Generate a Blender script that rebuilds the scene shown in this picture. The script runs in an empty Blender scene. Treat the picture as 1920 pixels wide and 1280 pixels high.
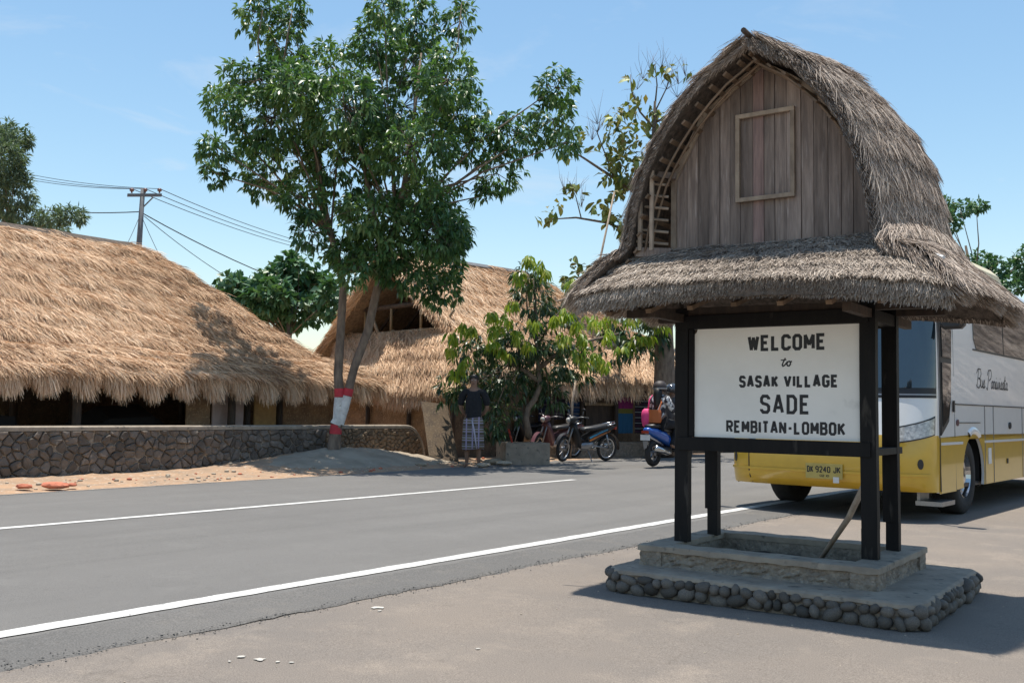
import bpy, bmesh, math, random
import numpy as np
from mathutils import Vector, Matrix, Quaternion
random.seed(7); RNG = np.random.default_rng(11)
S = bpy.context.scene; COL = S.collection
R_ = math.radians

# ------------------------------------------------------------------ camera, sky, sun, exposure
F_PX, PITCH, ROLL, CAM_H = 1850.0, 0.0692, 0.0158, 1.05
cd = bpy.data.cameras.new('camera'); cam = bpy.data.objects.new('camera', cd); COL.objects.link(cam)
cd.sensor_width = 36; cd.lens = 36 * F_PX / 1920; cd.clip_start = .05; cd.clip_end = 3000
_f = Vector((0, math.cos(PITCH), math.sin(PITCH))); _u = Vector((0, -math.sin(PITCH), math.cos(PITCH))); _r = Vector((1, 0, 0))
_c, _s = math.cos(ROLL), math.sin(ROLL)
rx, uy = _r * _c + _u * _s, _u * _c - _r * _s
cam.matrix_world = Matrix(((rx.x, uy.x, -_f.x, 0), (rx.y, uy.y, -_f.y, 0), (rx.z, uy.z, -_f.z, CAM_H), (0, 0, 0, 1)))
S.camera = cam
SUN_VEC = Vector((-.03, .10, 1)).normalized()
SUN_EL = math.asin(SUN_VEC.z); SUN_AZ = math.atan2(SUN_VEC.x, SUN_VEC.y)
W = bpy.data.worlds.new('World'); S.world = W; W.use_nodes = True
nt = W.node_tree; nt.nodes.clear()
wo = nt.nodes.new('ShaderNodeOutputWorld'); bg = nt.nodes.new('ShaderNodeBackground'); sky = nt.nodes.new('ShaderNodeTexSky')
sky.sky_type = 'NISHITA'; sky.sun_disc = False; sky.sun_elevation = SUN_EL; sky.sun_rotation = SUN_AZ
sky.air_density = 1.25; sky.dust_density = .5; sky.ozone_density = 1.0; sky.altitude = 0
bg.inputs['Strength'].default_value = .085
# thin cirrus and a soft bank of haze cloud low in the sky, mixed by direction
tc = nt.nodes.new('ShaderNodeTexCoord'); mp = nt.nodes.new('ShaderNodeMapping'); mp.inputs['Scale'].default_value = (2.2, 2.2, 6.5); mp.inputs['Location'].default_value = (.35, .2, .1)
nz = nt.nodes.new('ShaderNodeTexNoise'); nz.inputs['Scale'].default_value = 2.1; nz.inputs['Detail'].default_value = 9; nz.inputs['Roughness'].default_value = .62; nz.inputs['Distortion'].default_value = .5
cr = nt.nodes.new('ShaderNodeValToRGB'); cr.color_ramp.elements[0].position = .55; cr.color_ramp.elements[1].position = .76
cr.color_ramp.elements[1].color = (.85, .85, .85, 1)
sx = nt.nodes.new('ShaderNodeSeparateXYZ'); ra = nt.nodes.new('ShaderNodeMapRange')
ra.inputs['From Min'].default_value = .42; ra.inputs['From Max'].default_value = .1; ra.inputs['To Min'].default_value = .12; ra.inputs['To Max'].default_value = 1
mu = nt.nodes.new('ShaderNodeMath'); mu.operation = 'MULTIPLY'
mx = nt.nodes.new('ShaderNodeMixRGB'); mx.inputs[2].default_value = (5.0, 5.4, 5.8, 1)
nt.links.new(tc.outputs['Generated'], mp.inputs[0]); nt.links.new(mp.outputs[0], nz.inputs['Vector']); nt.links.new(nz.outputs['Fac'], cr.inputs[0])
nt.links.new(tc.outputs['Generated'], sx.inputs[0]); nt.links.new(sx.outputs['Z'], ra.inputs['Value'])
nt.links.new(cr.outputs['Color'], mu.inputs[0]); nt.links.new(ra.outputs['Result'], mu.inputs[1]); nt.links.new(mu.outputs[0], mx.inputs[0])
hs = nt.nodes.new('ShaderNodeHueSaturation'); hs.inputs['Saturation'].default_value = 1.10; hs.inputs['Value'].default_value = 1.04; hs.inputs['Hue'].default_value = .492
nt.links.new(sky.outputs[0], hs.inputs['Color']); nt.links.new(hs.outputs[0], mx.inputs[1]); nt.links.new(mx.outputs[0], bg.inputs['Color']); nt.links.new(bg.outputs[0], wo.inputs[0])
sd = bpy.data.lights.new('sun', 'SUN'); sun = bpy.data.objects.new('sun', sd); COL.objects.link(sun)
sd.energy = 3.5; sd.angle = R_(.5); sd.color = (1, .94, .84)
sun.rotation_euler = SUN_VEC.to_track_quat('Z', 'Y').to_euler(); sun.location = SUN_VEC * 60
vs = S.view_settings; vs.view_transform = 'Standard'; vs.look = 'None'; vs.exposure = .9; vs.gamma = 1; vs.use_curve_mapping = False
S.cycles.max_bounces = 8; S.cycles.transparent_max_bounces = 12

# ------------------------------------------------------------------ frames of reference
def ray(px, py):
    dx, dy = px - 960, py - 640
    x = (dx * _c + dy * _s) / F_PX; u = -(-dx * _s + dy * _c) / F_PX
    return Vector((x, math.cos(PITCH) - u * math.sin(PITCH), math.sin(PITCH) + u * math.cos(PITCH)))
def at(px, py, Y):                     # the point at distance Y in front of the viewpoint
    r = ray(px, py); return Vector((0, 0, CAM_H)) + r * (Y / r.y)
def gnd(px, py, z=0):                  # the point of the ground seen there
    r = ray(px, py); return Vector((0, 0, CAM_H)) + r * ((z - CAM_H) / r.z)
RB = R_(37); RD = Vector((math.sin(RB), math.cos(RB), 0)); RN = Vector((-math.cos(RB), math.sin(RB), 0))
def rd(a, l, z=0): return RD * a + RN * l + Vector((0, 0, z))      # along / across the road
SY = -.617; SU = Vector((math.cos(SY), math.sin(SY), 0)); SV = Vector((-math.sin(SY), math.cos(SY), 0)); SO = Vector((1.0282, 6.2097, 0))
def sw(s, t, z): return SO + SU * s + SV * t + Vector((0, 0, z))   # along / behind the sign's front
BD = Vector((.636, .772, 0)).normalized(); BN = Vector((.772, -.636, 0)).normalized()
def bw(A, B, Z): return BD * (10.35 + A) + BN * (-3.01 - B) + Vector((0, 0, Z))   # bus: back from nose, across, up

# ------------------------------------------------------------------ materials
def new_mat(name):
    m = bpy.data.materials.new(name); m.use_nodes = True
    n = m.node_tree; return m, n, n.nodes['Principled BSDF']
def M(name, col, col2=None, scale=6, rough=.85, bump=0, bscale=None, rnd=0, metal=0, stretch=(1, 1, 1), detail=6, lo=.35, hi=.65, spec=.5, coat=0, third=None, tscale=40, tlo=.6, thi=.7, bdist=.01):
    m, n, b = new_mat(name); L = n.links.new
    tc = n.nodes.new('ShaderNodeTexCoord'); mp = n.nodes.new('ShaderNodeMapping'); mp.inputs['Scale'].default_value = stretch
    L(tc.outputs['Object'], mp.inputs[0]); out = None
    if rnd:
        oi = n.nodes.new('ShaderNodeObjectInfo'); ad = n.nodes.new('ShaderNodeVectorMath'); ad.operation = 'ADD'
        sc = n.nodes.new('ShaderNodeVectorMath'); sc.operation = 'SCALE'; sc.inputs[3].default_value = 37
        cx = n.nodes.new('ShaderNodeCombineXYZ'); L(oi.outputs['Random'], cx.inputs[0]); L(oi.outputs['Random'], cx.inputs[1])
        L(cx.outputs[0], sc.inputs[0]); L(mp.outputs[0], ad.inputs[0]); L(sc.outputs[0], ad.inputs[1]); vec = ad.outputs[0]
    else: vec = mp.outputs[0]
    if col2 is None: col2 = tuple(c * .8 for c in col)
    z = n.nodes.new('ShaderNodeTexNoise'); z.inputs['Scale'].default_value = scale; z.inputs['Detail'].default_value = detail; z.inputs['Roughness'].default_value = .6
    L(vec, z.inputs['Vector'])
    r = n.nodes.new('ShaderNodeMapRange'); r.inputs['From Min'].default_value = lo; r.inputs['From Max'].default_value = hi; L(z.outputs['Fac'], r.inputs['Value'])
    mix = n.nodes.new('ShaderNodeMixRGB'); mix.inputs[1].default_value = (*col, 1); mix.inputs[2].default_value = (*col2, 1); L(r.outputs[0], mix.inputs[0]); out = mix.outputs[0]
    if third:
        z2 = n.nodes.new('ShaderNodeTexNoise'); z2.inputs['Scale'].default_value = tscale; z2.inputs['Detail'].default_value = 4; L(vec, z2.inputs['Vector'])
        r2 = n.nodes.new('ShaderNodeMapRange'); r2.inputs['From Min'].default_value = tlo; r2.inputs['From Max'].default_value = thi; L(z2.outputs['Fac'], r2.inputs['Value'])
        m2 = n.nodes.new('ShaderNodeMixRGB'); m2.inputs[2].default_value = (*third, 1); L(r2.outputs[0], m2.inputs[0]); L(out, m2.inputs[1]); out = m2.outputs[0]
    if rnd:
        hv = n.nodes.new('ShaderNodeHueSaturation'); rr = n.nodes.new('ShaderNodeMapRange')
        rr.inputs['To Min'].default_value = 1 - rnd; rr.inputs['To Max'].default_value = 1 + rnd
        L(oi.outputs['Random'], rr.inputs['Value']); L(rr.outputs[0], hv.inputs['Value']); L(out, hv.inputs['Color']); out = hv.outputs[0]
    L(out, b.inputs['Base Color'])
    b.inputs['Roughness'].default_value = rough; b.inputs['Metallic'].default_value = metal; b.inputs['Specular IOR Level'].default_value = spec
    b.inputs['Coat Weight'].default_value = coat
    if bump:
        zb = n.nodes.new('ShaderNodeTexNoise'); zb.inputs['Scale'].default_value = bscale or scale * 6; zb.inputs['Detail'].default_value = 8; L(vec, zb.inputs['Vector'])
        bp = n.nodes.new('ShaderNodeBump'); bp.inputs['Strength'].default_value = bump; bp.inputs['Distance'].default_value = bdist
        L(zb.outputs['Fac'], bp.inputs['Height']); L(bp.outputs[0], b.inputs['Normal'])
    return m
def MR(name, cols, rough=.7, spec=.4, trans=0, tcol=None):           # colour picked piece by piece from the mesh's own random attribute
    m, n, b = new_mat(name); L = n.links.new
    at_ = n.nodes.new('ShaderNodeAttribute'); at_.attribute_name = 'rnd'
    cr = n.nodes.new('ShaderNodeValToRGB'); e = cr.color_ramp.elements
    while len(e) < len(cols): e.new(.5)
    for i, c in enumerate(cols): e[i].position = i / (len(cols) - 1); e[i].color = (*c, 1)
    L(at_.outputs['Fac'], cr.inputs[0]); L(cr.outputs[0], b.inputs['Base Color'])
    b.inputs['Roughness'].default_value = rough; b.inputs['Specular IOR Level'].default_value = spec
    if trans:
        t = n.nodes.new('ShaderNodeBsdfTranslucent'); mx = n.nodes.new('ShaderNodeMixShader'); mx.inputs[0].default_value = trans
        mm = n.nodes.new('ShaderNodeMixRGB'); mm.blend_type = 'MULTIPLY'; mm.inputs[0].default_value = 1; mm.inputs[2].default_value = (*(tcol or (1.2, 1.3, .5)), 1)
        L(cr.outputs[0], mm.inputs[1]); L(mm.outputs[0], t.inputs[0]); L(b.outputs[0], mx.inputs[1]); L(t.outputs[0], mx.inputs[2])
        L(mx.outputs[0], n.nodes['Material Output'].inputs[0])
    return m
def flat(name, col, rough=.6, metal=0, spec=.5, coat=0, var=.85): return M(name, col, tuple(c * var for c in col), scale=9, rough=rough, metal=metal, spec=spec, coat=coat)

def ground_mat(name, base, alt, dust, grit, streak=0, gscale=260, crack=.35, rough=.9):
    m, n, b = new_mat(name); L = n.links.new; N = n.nodes.new
    tc = N('ShaderNodeTexCoord'); r1 = N('ShaderNodeMapping'); r1.inputs['Rotation'].default_value = (0, 0, RB); L(tc.outputs['Object'], r1.inputs[0])
    st = N('ShaderNodeMapping'); st.inputs['Scale'].default_value = (2.2, .10, 1); L(r1.outputs[0], st.inputs[0])
    def noise(vec, sc, det=6, ro=.6):
        z = N('ShaderNodeTexNoise'); z.inputs['Scale'].default_value = sc; z.inputs['Detail'].default_value = det; z.inputs['Roughness'].default_value = ro; L(vec, z.inputs['Vector']); return z.outputs['Fac']
    def rng(v, a0, a1, o0=0, o1=1):
        q = N('ShaderNodeMapRange'); q.inputs['From Min'].default_value = a0; q.inputs['From Max'].default_value = a1; q.inputs['To Min'].default_value = o0; q.inputs['To Max'].default_value = o1; L(v, q.inputs['Value']); return q.outputs[0]
    def mix(f, a_, c, mode='MIX'):
        q = N('ShaderNodeMixRGB'); q.blend_type = mode
        for i, v in ((0, f), (1, a_), (2, c)):
            if isinstance(v, tuple): q.inputs[i].default_value = (*v, 1)
            elif isinstance(v, (int, float)): q.inputs[i].default_value = v
            else: L(v, q.inputs[i])
        return q.outputs[0]
    o = r1.outputs[0]; c = mix(rng(noise(o, .55, 5), .35, .65), base, alt)
    c = mix(rng(noise(o, 2.3, 8, .7), .52, .72, 0, .55), c, dust)
    if streak: c = mix(rng(noise(st.outputs[0], 1.0, 4), .45, .7, 0, streak), c, tuple(k * .72 for k in base))
    c = mix(rng(noise(o, 7, 5, .7), .60, .72, 0, .35), c, tuple(k * .6 for k in base))
    fine = noise(o, gscale, 2); c = mix(rng(fine, .35, .68, 0, 1), mix(1, c, (.70, .70, .70), 'MULTIPLY'), mix(1, c, (1.25, 1.25, 1.25), 'MULTIPLY'))
    c = mix(rng(noise(o, 60, 3, .8), .66, .72, 0, .8), c, grit)
    ck = N('ShaderNodeTexVoronoi'); ck.feature = 'DISTANCE_TO_EDGE'; ck.inputs['Scale'].default_value = .8
    wv = N('ShaderNodeVectorMath'); wv.operation = 'ADD'; nz_ = N('ShaderNodeTexNoise'); nz_.inputs['Scale'].default_value = 1.5; nz_.inputs['Detail'].default_value = 6; L(o, nz_.inputs['Vector']); L(o, wv.inputs[0]); L(nz_.outputs['Color'], wv.inputs[1]); L(wv.outputs[0], ck.inputs['Vector'])
    cm = N('ShaderNodeMath'); cm.operation = 'MULTIPLY'; L(rng(ck.outputs['Distance'], 0, .006, crack, 0), cm.inputs[0]); L(rng(noise(o, .7, 2), .5, .6), cm.inputs[1]); c = mix(cm.outputs[0], c, tuple(k * .35 for k in base))
    L(c, b.inputs['Base Color']); b.inputs['Roughness'].default_value = rough; b.inputs['Specular IOR Level'].default_value = .25
    bp = N('ShaderNodeBump'); bp.inputs['Strength'].default_value = .45; bp.inputs['Distance'].default_value = .008; L(noise(o, gscale * .5, 6, .7), bp.inputs['Height']); L(bp.outputs[0], b.inputs['Normal']); return m
RB = R_(37)
m_asphalt = ground_mat('asphalt', (.165, .158, .149), (.145, .139, .132), (.185, .178, .168), (.24, .235, .225), streak=.5, crack=.25)
m_asphalt_edge = ground_mat('rough_asphalt_edge', (.115, .111, .106), (.14, .133, .125), (.19, .172, .15), (.05, .05, .05), gscale=120, crack=.5)
m_lot = ground_mat('dusty_lot', (.216, .183, .154), (.174, .154, .137), (.30, .252, .205), (.36, .32, .27), gscale=180, crack=.3, rough=.95)
m_paint = M('road_paint', (.60, .59, .565), (.48, .47, .45), scale=9, rough=.75, bump=.2, bscale=150, third=(.27, .26, .25), tscale=45, tlo=.58, thi=.68)
m_dirt = M('orange_dirt', (.40, .26, .165), (.27, .20, .145), scale=2.2, rough=1, bump=.6, bscale=30, third=(.46, .40, .33), tscale=18, tlo=.6, thi=.68, spec=.1)
m_sand = M('grey_sand', (.37, .31, .24), (.26, .215, .165), scale=3, rough=1, bump=.5, bscale=60, spec=.1)
m_concrete = M('concrete', (.35, .297, .236), (.245, .208, .168), scale=7, rough=.92, bump=.5, bscale=45, third=(.12, .112, .10), tscale=16, tlo=.6, thi=.72, spec=.25)
m_mortar = M('rough_mortar', (.325, .272, .215), (.21, .176, .143), scale=14, rough=.95, bump=1, bscale=34, spec=.2, bdist=.03, third=(.36, .305, .245), tscale=26, tlo=.55, thi=.66)
m_cobble = M('river_cobble', (.142, .120, .098), (.074, .064, .055), scale=9, rough=.75, bump=.3, bscale=50, rnd=.5, third=(.19, .18, .165), tscale=20, tlo=.6, thi=.7)
m_stone = M('wall_stone', (.165, .140, .120), (.11, .095, .083), scale=6, rough=.95, bump=.6, bscale=24, rnd=.28, third=(.25, .20, .16), tscale=9, tlo=.6, thi=.72, spec=.2)
m_lstone = M('yellow_wall_stone', (.34, .25, .17), (.19, .14, .10), scale=7, rough=.95, bump=.5, bscale=24, rnd=.5, spec=.2)
m_black = M('black_paint', (.007, .007, .008), (.013, .012, .012), scale=14, spec=.18, third=(.045, .04, .036), tscale=22, tlo=.64, thi=.74, rough=.6, bump=.2, bscale=40, stretch=(1, 1, .2))
m_board = M('white_board', (.86, .85, .82), (.79, .78, .75), scale=3, rough=.55, third=(.5, .5, .48), tscale=6, tlo=.68, thi=.9)
m_letter = flat('black_lettering', (.010, .010, .014), rough=.5)
m_plank = M('weathered_plank', (.335, .265, .225), (.185, .146, .126), scale=7, rough=.9, bump=.5, bscale=28, rnd=.3, stretch=(5, 5, .45), third=(.40, .335, .30), tscale=12, tlo=.58, thi=.75, spec=.2)
m_redplank = M('reddish_plank', (.35, .24, .21), (.21, .145, .13), scale=7, rough=.9, bump=.5, bscale=28, stretch=(5, 5, .45), spec=.2)
m_frame = M('pale_batten', (.44, .35, .265), (.28, .215, .165), scale=8, rough=.9, bump=.3, bscale=30, rnd=.2, stretch=(2, 2, 1), spec=.2)
m_lath = M('brown_lath', (.23, .16, .11), (.14, .10, .07), scale=8, rough=.9, rnd=.25, spec=.2)
m_bamboo = M('bamboo', (.34, .25, .145), (.21, .15, .09), scale=8, rough=.7, rnd=.25, stretch=(3, 3, .6))
m_darkwood = M('dark_wood', (.075, .052, .038), (.04, .03, .024), scale=8, rough=.85, rnd=.3, stretch=(3, 3, .6))
m_thatch_under = M('thatch_underside', (.11, .075, .05), (.055, .04, .03), scale=22, rough=1, bump=.8, bscale=60, spec=.1)
m_greythatch_base = M('grey_thatch_base', (.16, .13, .11), (.08, .068, .058), scale=26, rough=1, bump=.9, bscale=70, spec=.1)
m_gthatch_base = M('golden_thatch_base', (.36, .25, .165), (.20, .14, .095), scale=16, rough=1, bump=.9, bscale=50, spec=.1)
m_straw_g = MR('golden_straw', [(.24, .14, .088), (.52, .335, .205), (.70, .48, .305), (.82, .60, .41), (.88, .71, .53)], rough=.75, spec=.3)
m_straw_s = MR('grey_straw', [(.13, .102, .086), (.27, .217, .18), (.38, .31, .26), (.47, .395, .33), (.60, .51, .43)], rough=.8, spec=.25)
m_straw_b = MR('pale_cut_straw', [(.14, .115, .10), (.33, .275, .23), (.46, .39, .325), (.60, .52, .44)], rough=.85, spec=.2)
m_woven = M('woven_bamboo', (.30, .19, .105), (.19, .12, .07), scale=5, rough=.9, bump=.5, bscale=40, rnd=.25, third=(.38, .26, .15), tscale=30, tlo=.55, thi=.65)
m_shadedmat = M('shaded_woven_mat', (.115, .08, .048), (.07, .05, .034), scale=5, rough=.95, bump=.5, bscale=40, third=(.15, .11, .07), tscale=30, tlo=.55, thi=.65)  # mat brown, darkened so the colour itself holds the tree's shade
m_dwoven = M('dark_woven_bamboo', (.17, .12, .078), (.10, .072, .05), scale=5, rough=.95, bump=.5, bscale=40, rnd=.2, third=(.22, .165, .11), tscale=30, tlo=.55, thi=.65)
m_bark = M('grey_bark', (.24, .185, .14), (.13, .10, .08), scale=7, rough=.95, bump=.7, bscale=26, stretch=(2, 2, .7), spec=.2)
m_twig = M('twig_bark', (.15, .12, .095), (.09, .07, .055), scale=9, rough=.95)
m_bandw = M('white_limewash', (.72, .71, .68), (.52, .51, .48), scale=10, rough=.9, third=(.35, .33, .30), tscale=22, tlo=.64, thi=.72)
m_bandr = M('red_band_paint', (.55, .045, .06), (.42, .035, .045), scale=10, rough=.8)
m_leaf_main = MR('dark_glossy_leaf', [(.038, .092, .042), (.066, .144, .056), (.105, .195, .068), (.17, .265, .10)], rough=.38, spec=.5, trans=.3)
m_leaf_mango = MR('mango_leaf', [(.020, .045, .020), (.032, .066, .024), (.05, .09, .03), (.08, .12, .05)], rough=.36, spec=.55, trans=.2)
m_leaf_flush = MR('young_mango_leaf', [(.13, .23, .032), (.23, .33, .042), (.34, .41, .055), (.44, .42, .08)], rough=.4, spec=.4, trans=.5)
m_leaf_teak = MR('teak_leaf', [(.05, .085, .02), (.09, .125, .03), (.16, .17, .045), (.22, .17, .06)], rough=.55, spec=.4, trans=.3)
m_leaf_teak1 = M('big_teak_leaf', (.22, .27, .06), (.13, .18, .04), scale=7, rough=.55, rnd=.45, third=(.24, .18, .07), tscale=3, tlo=.55, thi=.7)
m_leaf_far = MR('feathery_leaf', [(.075, .12, .095), (.115, .165, .11), (.15, .20, .125)], rough=.6, spec=.3, trans=.25)  # paler and bluer green: distance haze is put into the leaf colour
m_leaf_bg = MR('broad_green_leaf', [(.042, .11, .055), (.07, .16, .075), (.11, .205, .095)], rough=.45, spec=.5, trans=.2)
m_dry = MR('dry_panicle', [(.16, .12, .11), (.24, .18, .15)], rough=.9, spec=.1)
m_white = flat('white_bus_paint', (.74, .74, .73), rough=.28, coat=.6, var=.95)
m_yellow = flat('yellow_bus_paint', (.60, .37, .035), rough=.28, coat=.6, var=.93)
m_cream = flat('cream_plastic', (.66, .58, .38), rough=.45)
m_glass = flat('dark_bus_glass', (.012, .022, .03), rough=.04, spec=1.0, coat=1)
m_sideglass = flat('tinted_side_glass', (.03, .036, .04), rough=.03, spec=1.0, coat=.5)
m_rubber = M('rubber', (.018, .018, .019), (.03, .029, .028), scale=20, rough=.9)
m_blackp = flat('black_plastic', (.02, .02, .022), rough=.45)
m_chrome = flat('chrome', (.62, .62, .62), rough=.2, metal=1)
m_steel = flat('grey_steel', (.33, .33, .34), rough=.4, metal=.8)
m_lamp = M('clear_lamp', (.55, .55, .53), (.22, .22, .22), scale=25, rough=.08, coat=1)
m_plate = flat('yellow_number_plate', (.46, .36, .10), rough=.5)
m_pwhite = flat('white_plate', (.7, .7, .7), rough=.5)
m_skin = flat('brown_skin', (.24, .14, .095), rough=.55)
m_hair = flat('black_hair', (.008, .007, .007), rough=.5)
m_tee = M('black_cotton', (.010, .011, .014), (.018, .019, .023), scale=20, rough=.95, bump=.3)
m_blue = flat('blue_scooter_paint', (.02, .10, .42), rough=.25, coat=.6)
m_pink = flat('pink_bag_nylon', (.75, .06, .22), rough=.7)
m_orange = flat('orange_leather', (.48, .13, .035), rough=.6)
m_maroon = flat('maroon_fairing', (.13, .06, .075), rough=.3, coat=.5)
m_redpaint = flat('red_paint', (.55, .06, .03), rough=.6)
m_brick = M('red_brick_rubble', (.50, .17, .10), (.38, .13, .08), scale=8, rough=1, rnd=.2)
m_pink_wall = flat('pale_pink_board', (.52, .40, .36), rough=.9)
m_ochre = M('ochre_mat', (.42, .26, .10), (.32, .19, .08), scale=8, rough=.9)
m_wire = flat('wire_black', (.03, .03, .035), rough=.6)
m_pole = M('concrete_pole', (.16, .165, .18), (.12, .125, .135), scale=4, rough=.9)
m_insul = flat('brown_insulator', (.18, .09, .08), rough=.3)
m_soil = M('dark_soil', (.075, .062, .05), (.045, .038, .03), scale=12, rough=1, bump=.6)
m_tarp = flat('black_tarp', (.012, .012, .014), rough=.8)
m_cut = M('cut_limestone', (.42, .36, .28), (.30, .25, .19), scale=7, rough=1, bump=.5, rnd=.2)

# ------------------------------------------------------------------ object helpers
def link(o, parent=None):
    COL.objects.link(o)
    if parent is not None: o.parent = parent
    return o
def thing(name, label, cat, loc=(0, 0, 0), group=None):
    o = bpy.data.objects.new(name, None); o.empty_display_size = .2; o.location = loc; link(o)
    o['label'] = label; o['category'] = cat
    if group: o['group'] = group
    return o
def tag(o, label, cat, group=None):
    o['label'] = label; o['category'] = cat
    if group: o['group'] = group
    return o
def struct(o): o['kind'] = 'structure'; return o
def stuff(o): o['kind'] = 'stuff'; return o
class MB:
    def __init__(s): s.v = []; s.f = []; s.m = []
    def add(s, vs, fs, mi=0):
        b = len(s.v); s.v += [tuple(x) for x in vs]; s.f += [tuple(b + i for i in f) for f in fs]; s.m += [mi] * len(fs); return s
    def box(s, c, size, ax=None, mi=0):
        X, Y, Z = ax or (Vector((1, 0, 0)), Vector((0, 1, 0)), Vector((0, 0, 1))); c = Vector(c); a, b, d = size[0] / 2, size[1] / 2, size[2] / 2
        vs = [c + X * (i * a) + Y * (j * b) + Z * (k * d) for k in (-1, 1) for j in (-1, 1) for i in (-1, 1)]
        return s.add(vs, [(0, 2, 3, 1), (4, 5, 7, 6), (0, 1, 5, 4), (2, 6, 7, 3), (0, 4, 6, 2), (1, 3, 7, 5)], mi)
    def prism(s, poly, off, mi=0):        # polygon of 3-D points pushed along off
        n = len(poly); poly = [Vector(p) for p in poly]; off = Vector(off)
        return s.add(poly + [p + off for p in poly], [tuple(range(n - 1, -1, -1)), tuple(range(n, 2 * n))] + [(i, (i + 1) % n, n + (i + 1) % n, n + i) for i in range(n)], mi)
    def tube(s, pts, rad, n=8, mi=0, cap=True, flat_=1.0):
        pts = [Vector(p) for p in pts]; k = len(pts)
        if not hasattr(rad, '__len__'): rad = [rad] * k
        vs = []; ref = None
        for i in range(k):
            d = (pts[min(i + 1, k - 1)] - pts[max(i - 1, 0)]).normalized()
            if ref is None: ref = d.orthogonal().normalized()
            ref = (ref - d * ref.dot(d)).normalized(); b = d.cross(ref)
            vs += [pts[i] + (ref * math.cos(2 * math.pi * j / n) + b * (flat_ * math.sin(2 * math.pi * j / n))) * rad[i] for j in range(n)]
        fs = [(i * n + j, i * n + (j + 1) % n, (i + 1) * n + (j + 1) % n, (i + 1) * n + j) for i in range(k - 1) for j in range(n)]
        if cap: fs += [tuple(range(n - 1, -1, -1)), tuple((k - 1) * n + j for j in range(n))]
        return s.add(vs, fs, mi)
    def loft(s, rings, mi=0, cap=True, closed=True):
        n = len(rings[0]); vs = [p for r in rings for p in r]; k = len(rings); e = n if closed else n - 1
        fs = [(i * n + j, i * n + (j + 1) % n, (i + 1) * n + (j + 1) % n, (i + 1) * n + j) for i in range(k - 1) for j in range(e)]
        if cap and closed: fs += [tuple(range(n - 1, -1, -1)), tuple((k - 1) * n + j for j in range(n))]
        return s.add(vs, fs, mi)
    def ball(s, c, r, ax=None, nu=10, nv=6, mi=0):
        X, Y, Z = ax or (Vector((1, 0, 0)), Vector((0, 1, 0)), Vector((0, 0, 1))); c = Vector(c)
        if not hasattr(r, '__len__'): r = (r, r, r)
        rings = []
        for i in range(nv + 1):
            a = math.pi * (i + .02 * (i == 0) - .02 * (i == nv)) / nv
            rings.append([c + X * (r[0] * math.sin(a) * math.cos(2 * math.pi * j / nu)) + Y * (r[1] * math.sin(a) * math.sin(2 * math.pi * j / nu)) + Z * (-r[2] * math.cos(a)) for j in range(nu)])
        return s.loft(rings, mi)
    def torus(s, c, axis, R, r, n=24, k=8, mi=0):
        axis = Vector(axis).normalized(); a = axis.orthogonal().normalized(); b = axis.cross(a); c = Vector(c); vs = []
        for i in range(n):
            d = a * math.cos(2 * math.pi * i / n) + b * math.sin(2 * math.pi * i / n)
            vs += [c + d * (R + r * math.cos(2 * math.pi * j / k)) + axis * (r * math.sin(2 * math.pi * j / k)) for j in range(k)]
        return s.add(vs, [(i * k + j, ((i + 1) % n) * k + j, ((i + 1) % n) * k + (j + 1) % k, i * k + (j + 1) % k) for i in range(n) for j in range(k)], mi)
    def disc(s, c, axis, R, th, n=20, mi=0):
        axis = Vector(axis).normalized(); a = axis.orthogonal().normalized(); b = axis.cross(a); c = Vector(c)
        return s.prism([c - axis * th / 2 + (a * math.cos(2 * math.pi * i / n) + b * math.sin(2 * math.pi * i / n)) * R for i in range(n)], axis * th, mi)
    def grid(s, fn, us, vs_, mi=0):
        nu, nv = len(us), len(vs_)
        return s.add([fn(u, v) for u in us for v in vs_], [(i * nv + j, (i + 1) * nv + j, (i + 1) * nv + j + 1, i * nv + j + 1) for i in range(nu - 1) for j in range(nv - 1)], mi)
    def build(s, name, mat, parent=None, smooth=False, bevel=0, fix=False):
        me = bpy.data.meshes.new(name); me.from_pydata(s.v, [], s.f)
        for m in (mat if isinstance(mat, (list, tuple)) else [mat]): me.materials.append(m)
        if any(s.m): me.polygons.foreach_set('material_index', s.m)
        if fix:
            bm = bmesh.new(); bm.from_mesh(me); bmesh.ops.recalc_face_normals(bm, faces=bm.faces); bm.to_mesh(me); bm.free()
        if smooth: me.polygons.foreach_set('use_smooth', [True] * len(me.polygons))
        me.update(); o = bpy.data.objects.new(name, me)
        if bevel:
            b = o.modifiers.new('bevel', 'BEVEL'); b.width = bevel; b.segments = 2; b.limit_method = 'ANGLE'
        return link(o, parent)
def np_mesh(name, V, Fq, mat, parent=None, rnd=None, smooth=False):
    V = np.asarray(V, np.float32).reshape(-1, 3); Fq = np.asarray(Fq, np.int32); k = Fq.shape[1]
    me = bpy.data.meshes.new(name); me.vertices.add(len(V)); me.vertices.foreach_set('co', V.ravel())
    me.loops.add(Fq.size); me.loops.foreach_set('vertex_index', Fq.ravel()); me.polygons.add(len(Fq))
    me.polygons.foreach_set('loop_start', np.arange(0, Fq.size, k, dtype=np.int32))
    if smooth: me.polygons.foreach_set('use_smooth', np.ones(len(Fq), bool))
    me.update(calc_edges=True)
    if rnd is not None:
        a = me.attributes.new('rnd', 'FLOAT', 'POINT'); a.data.foreach_set('value', np.asarray(rnd, np.float32))
    me.materials.append(mat); o = bpy.data.objects.new(name, me); return link(o, parent)
def nrm(a): return a / np.maximum(np.linalg.norm(a, axis=-1, keepdims=True), 1e-9)
def noise2(x, y, s=0): return math.sin(x * 1.7 + s) * math.cos(y * 2.3 - s * 1.3) * .5 + math.sin(x * 4.1 - y * 3.3 + s * 2.1) * .3 + math.sin(x * 9.7 + y * 8.1 + s) * .2
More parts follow.
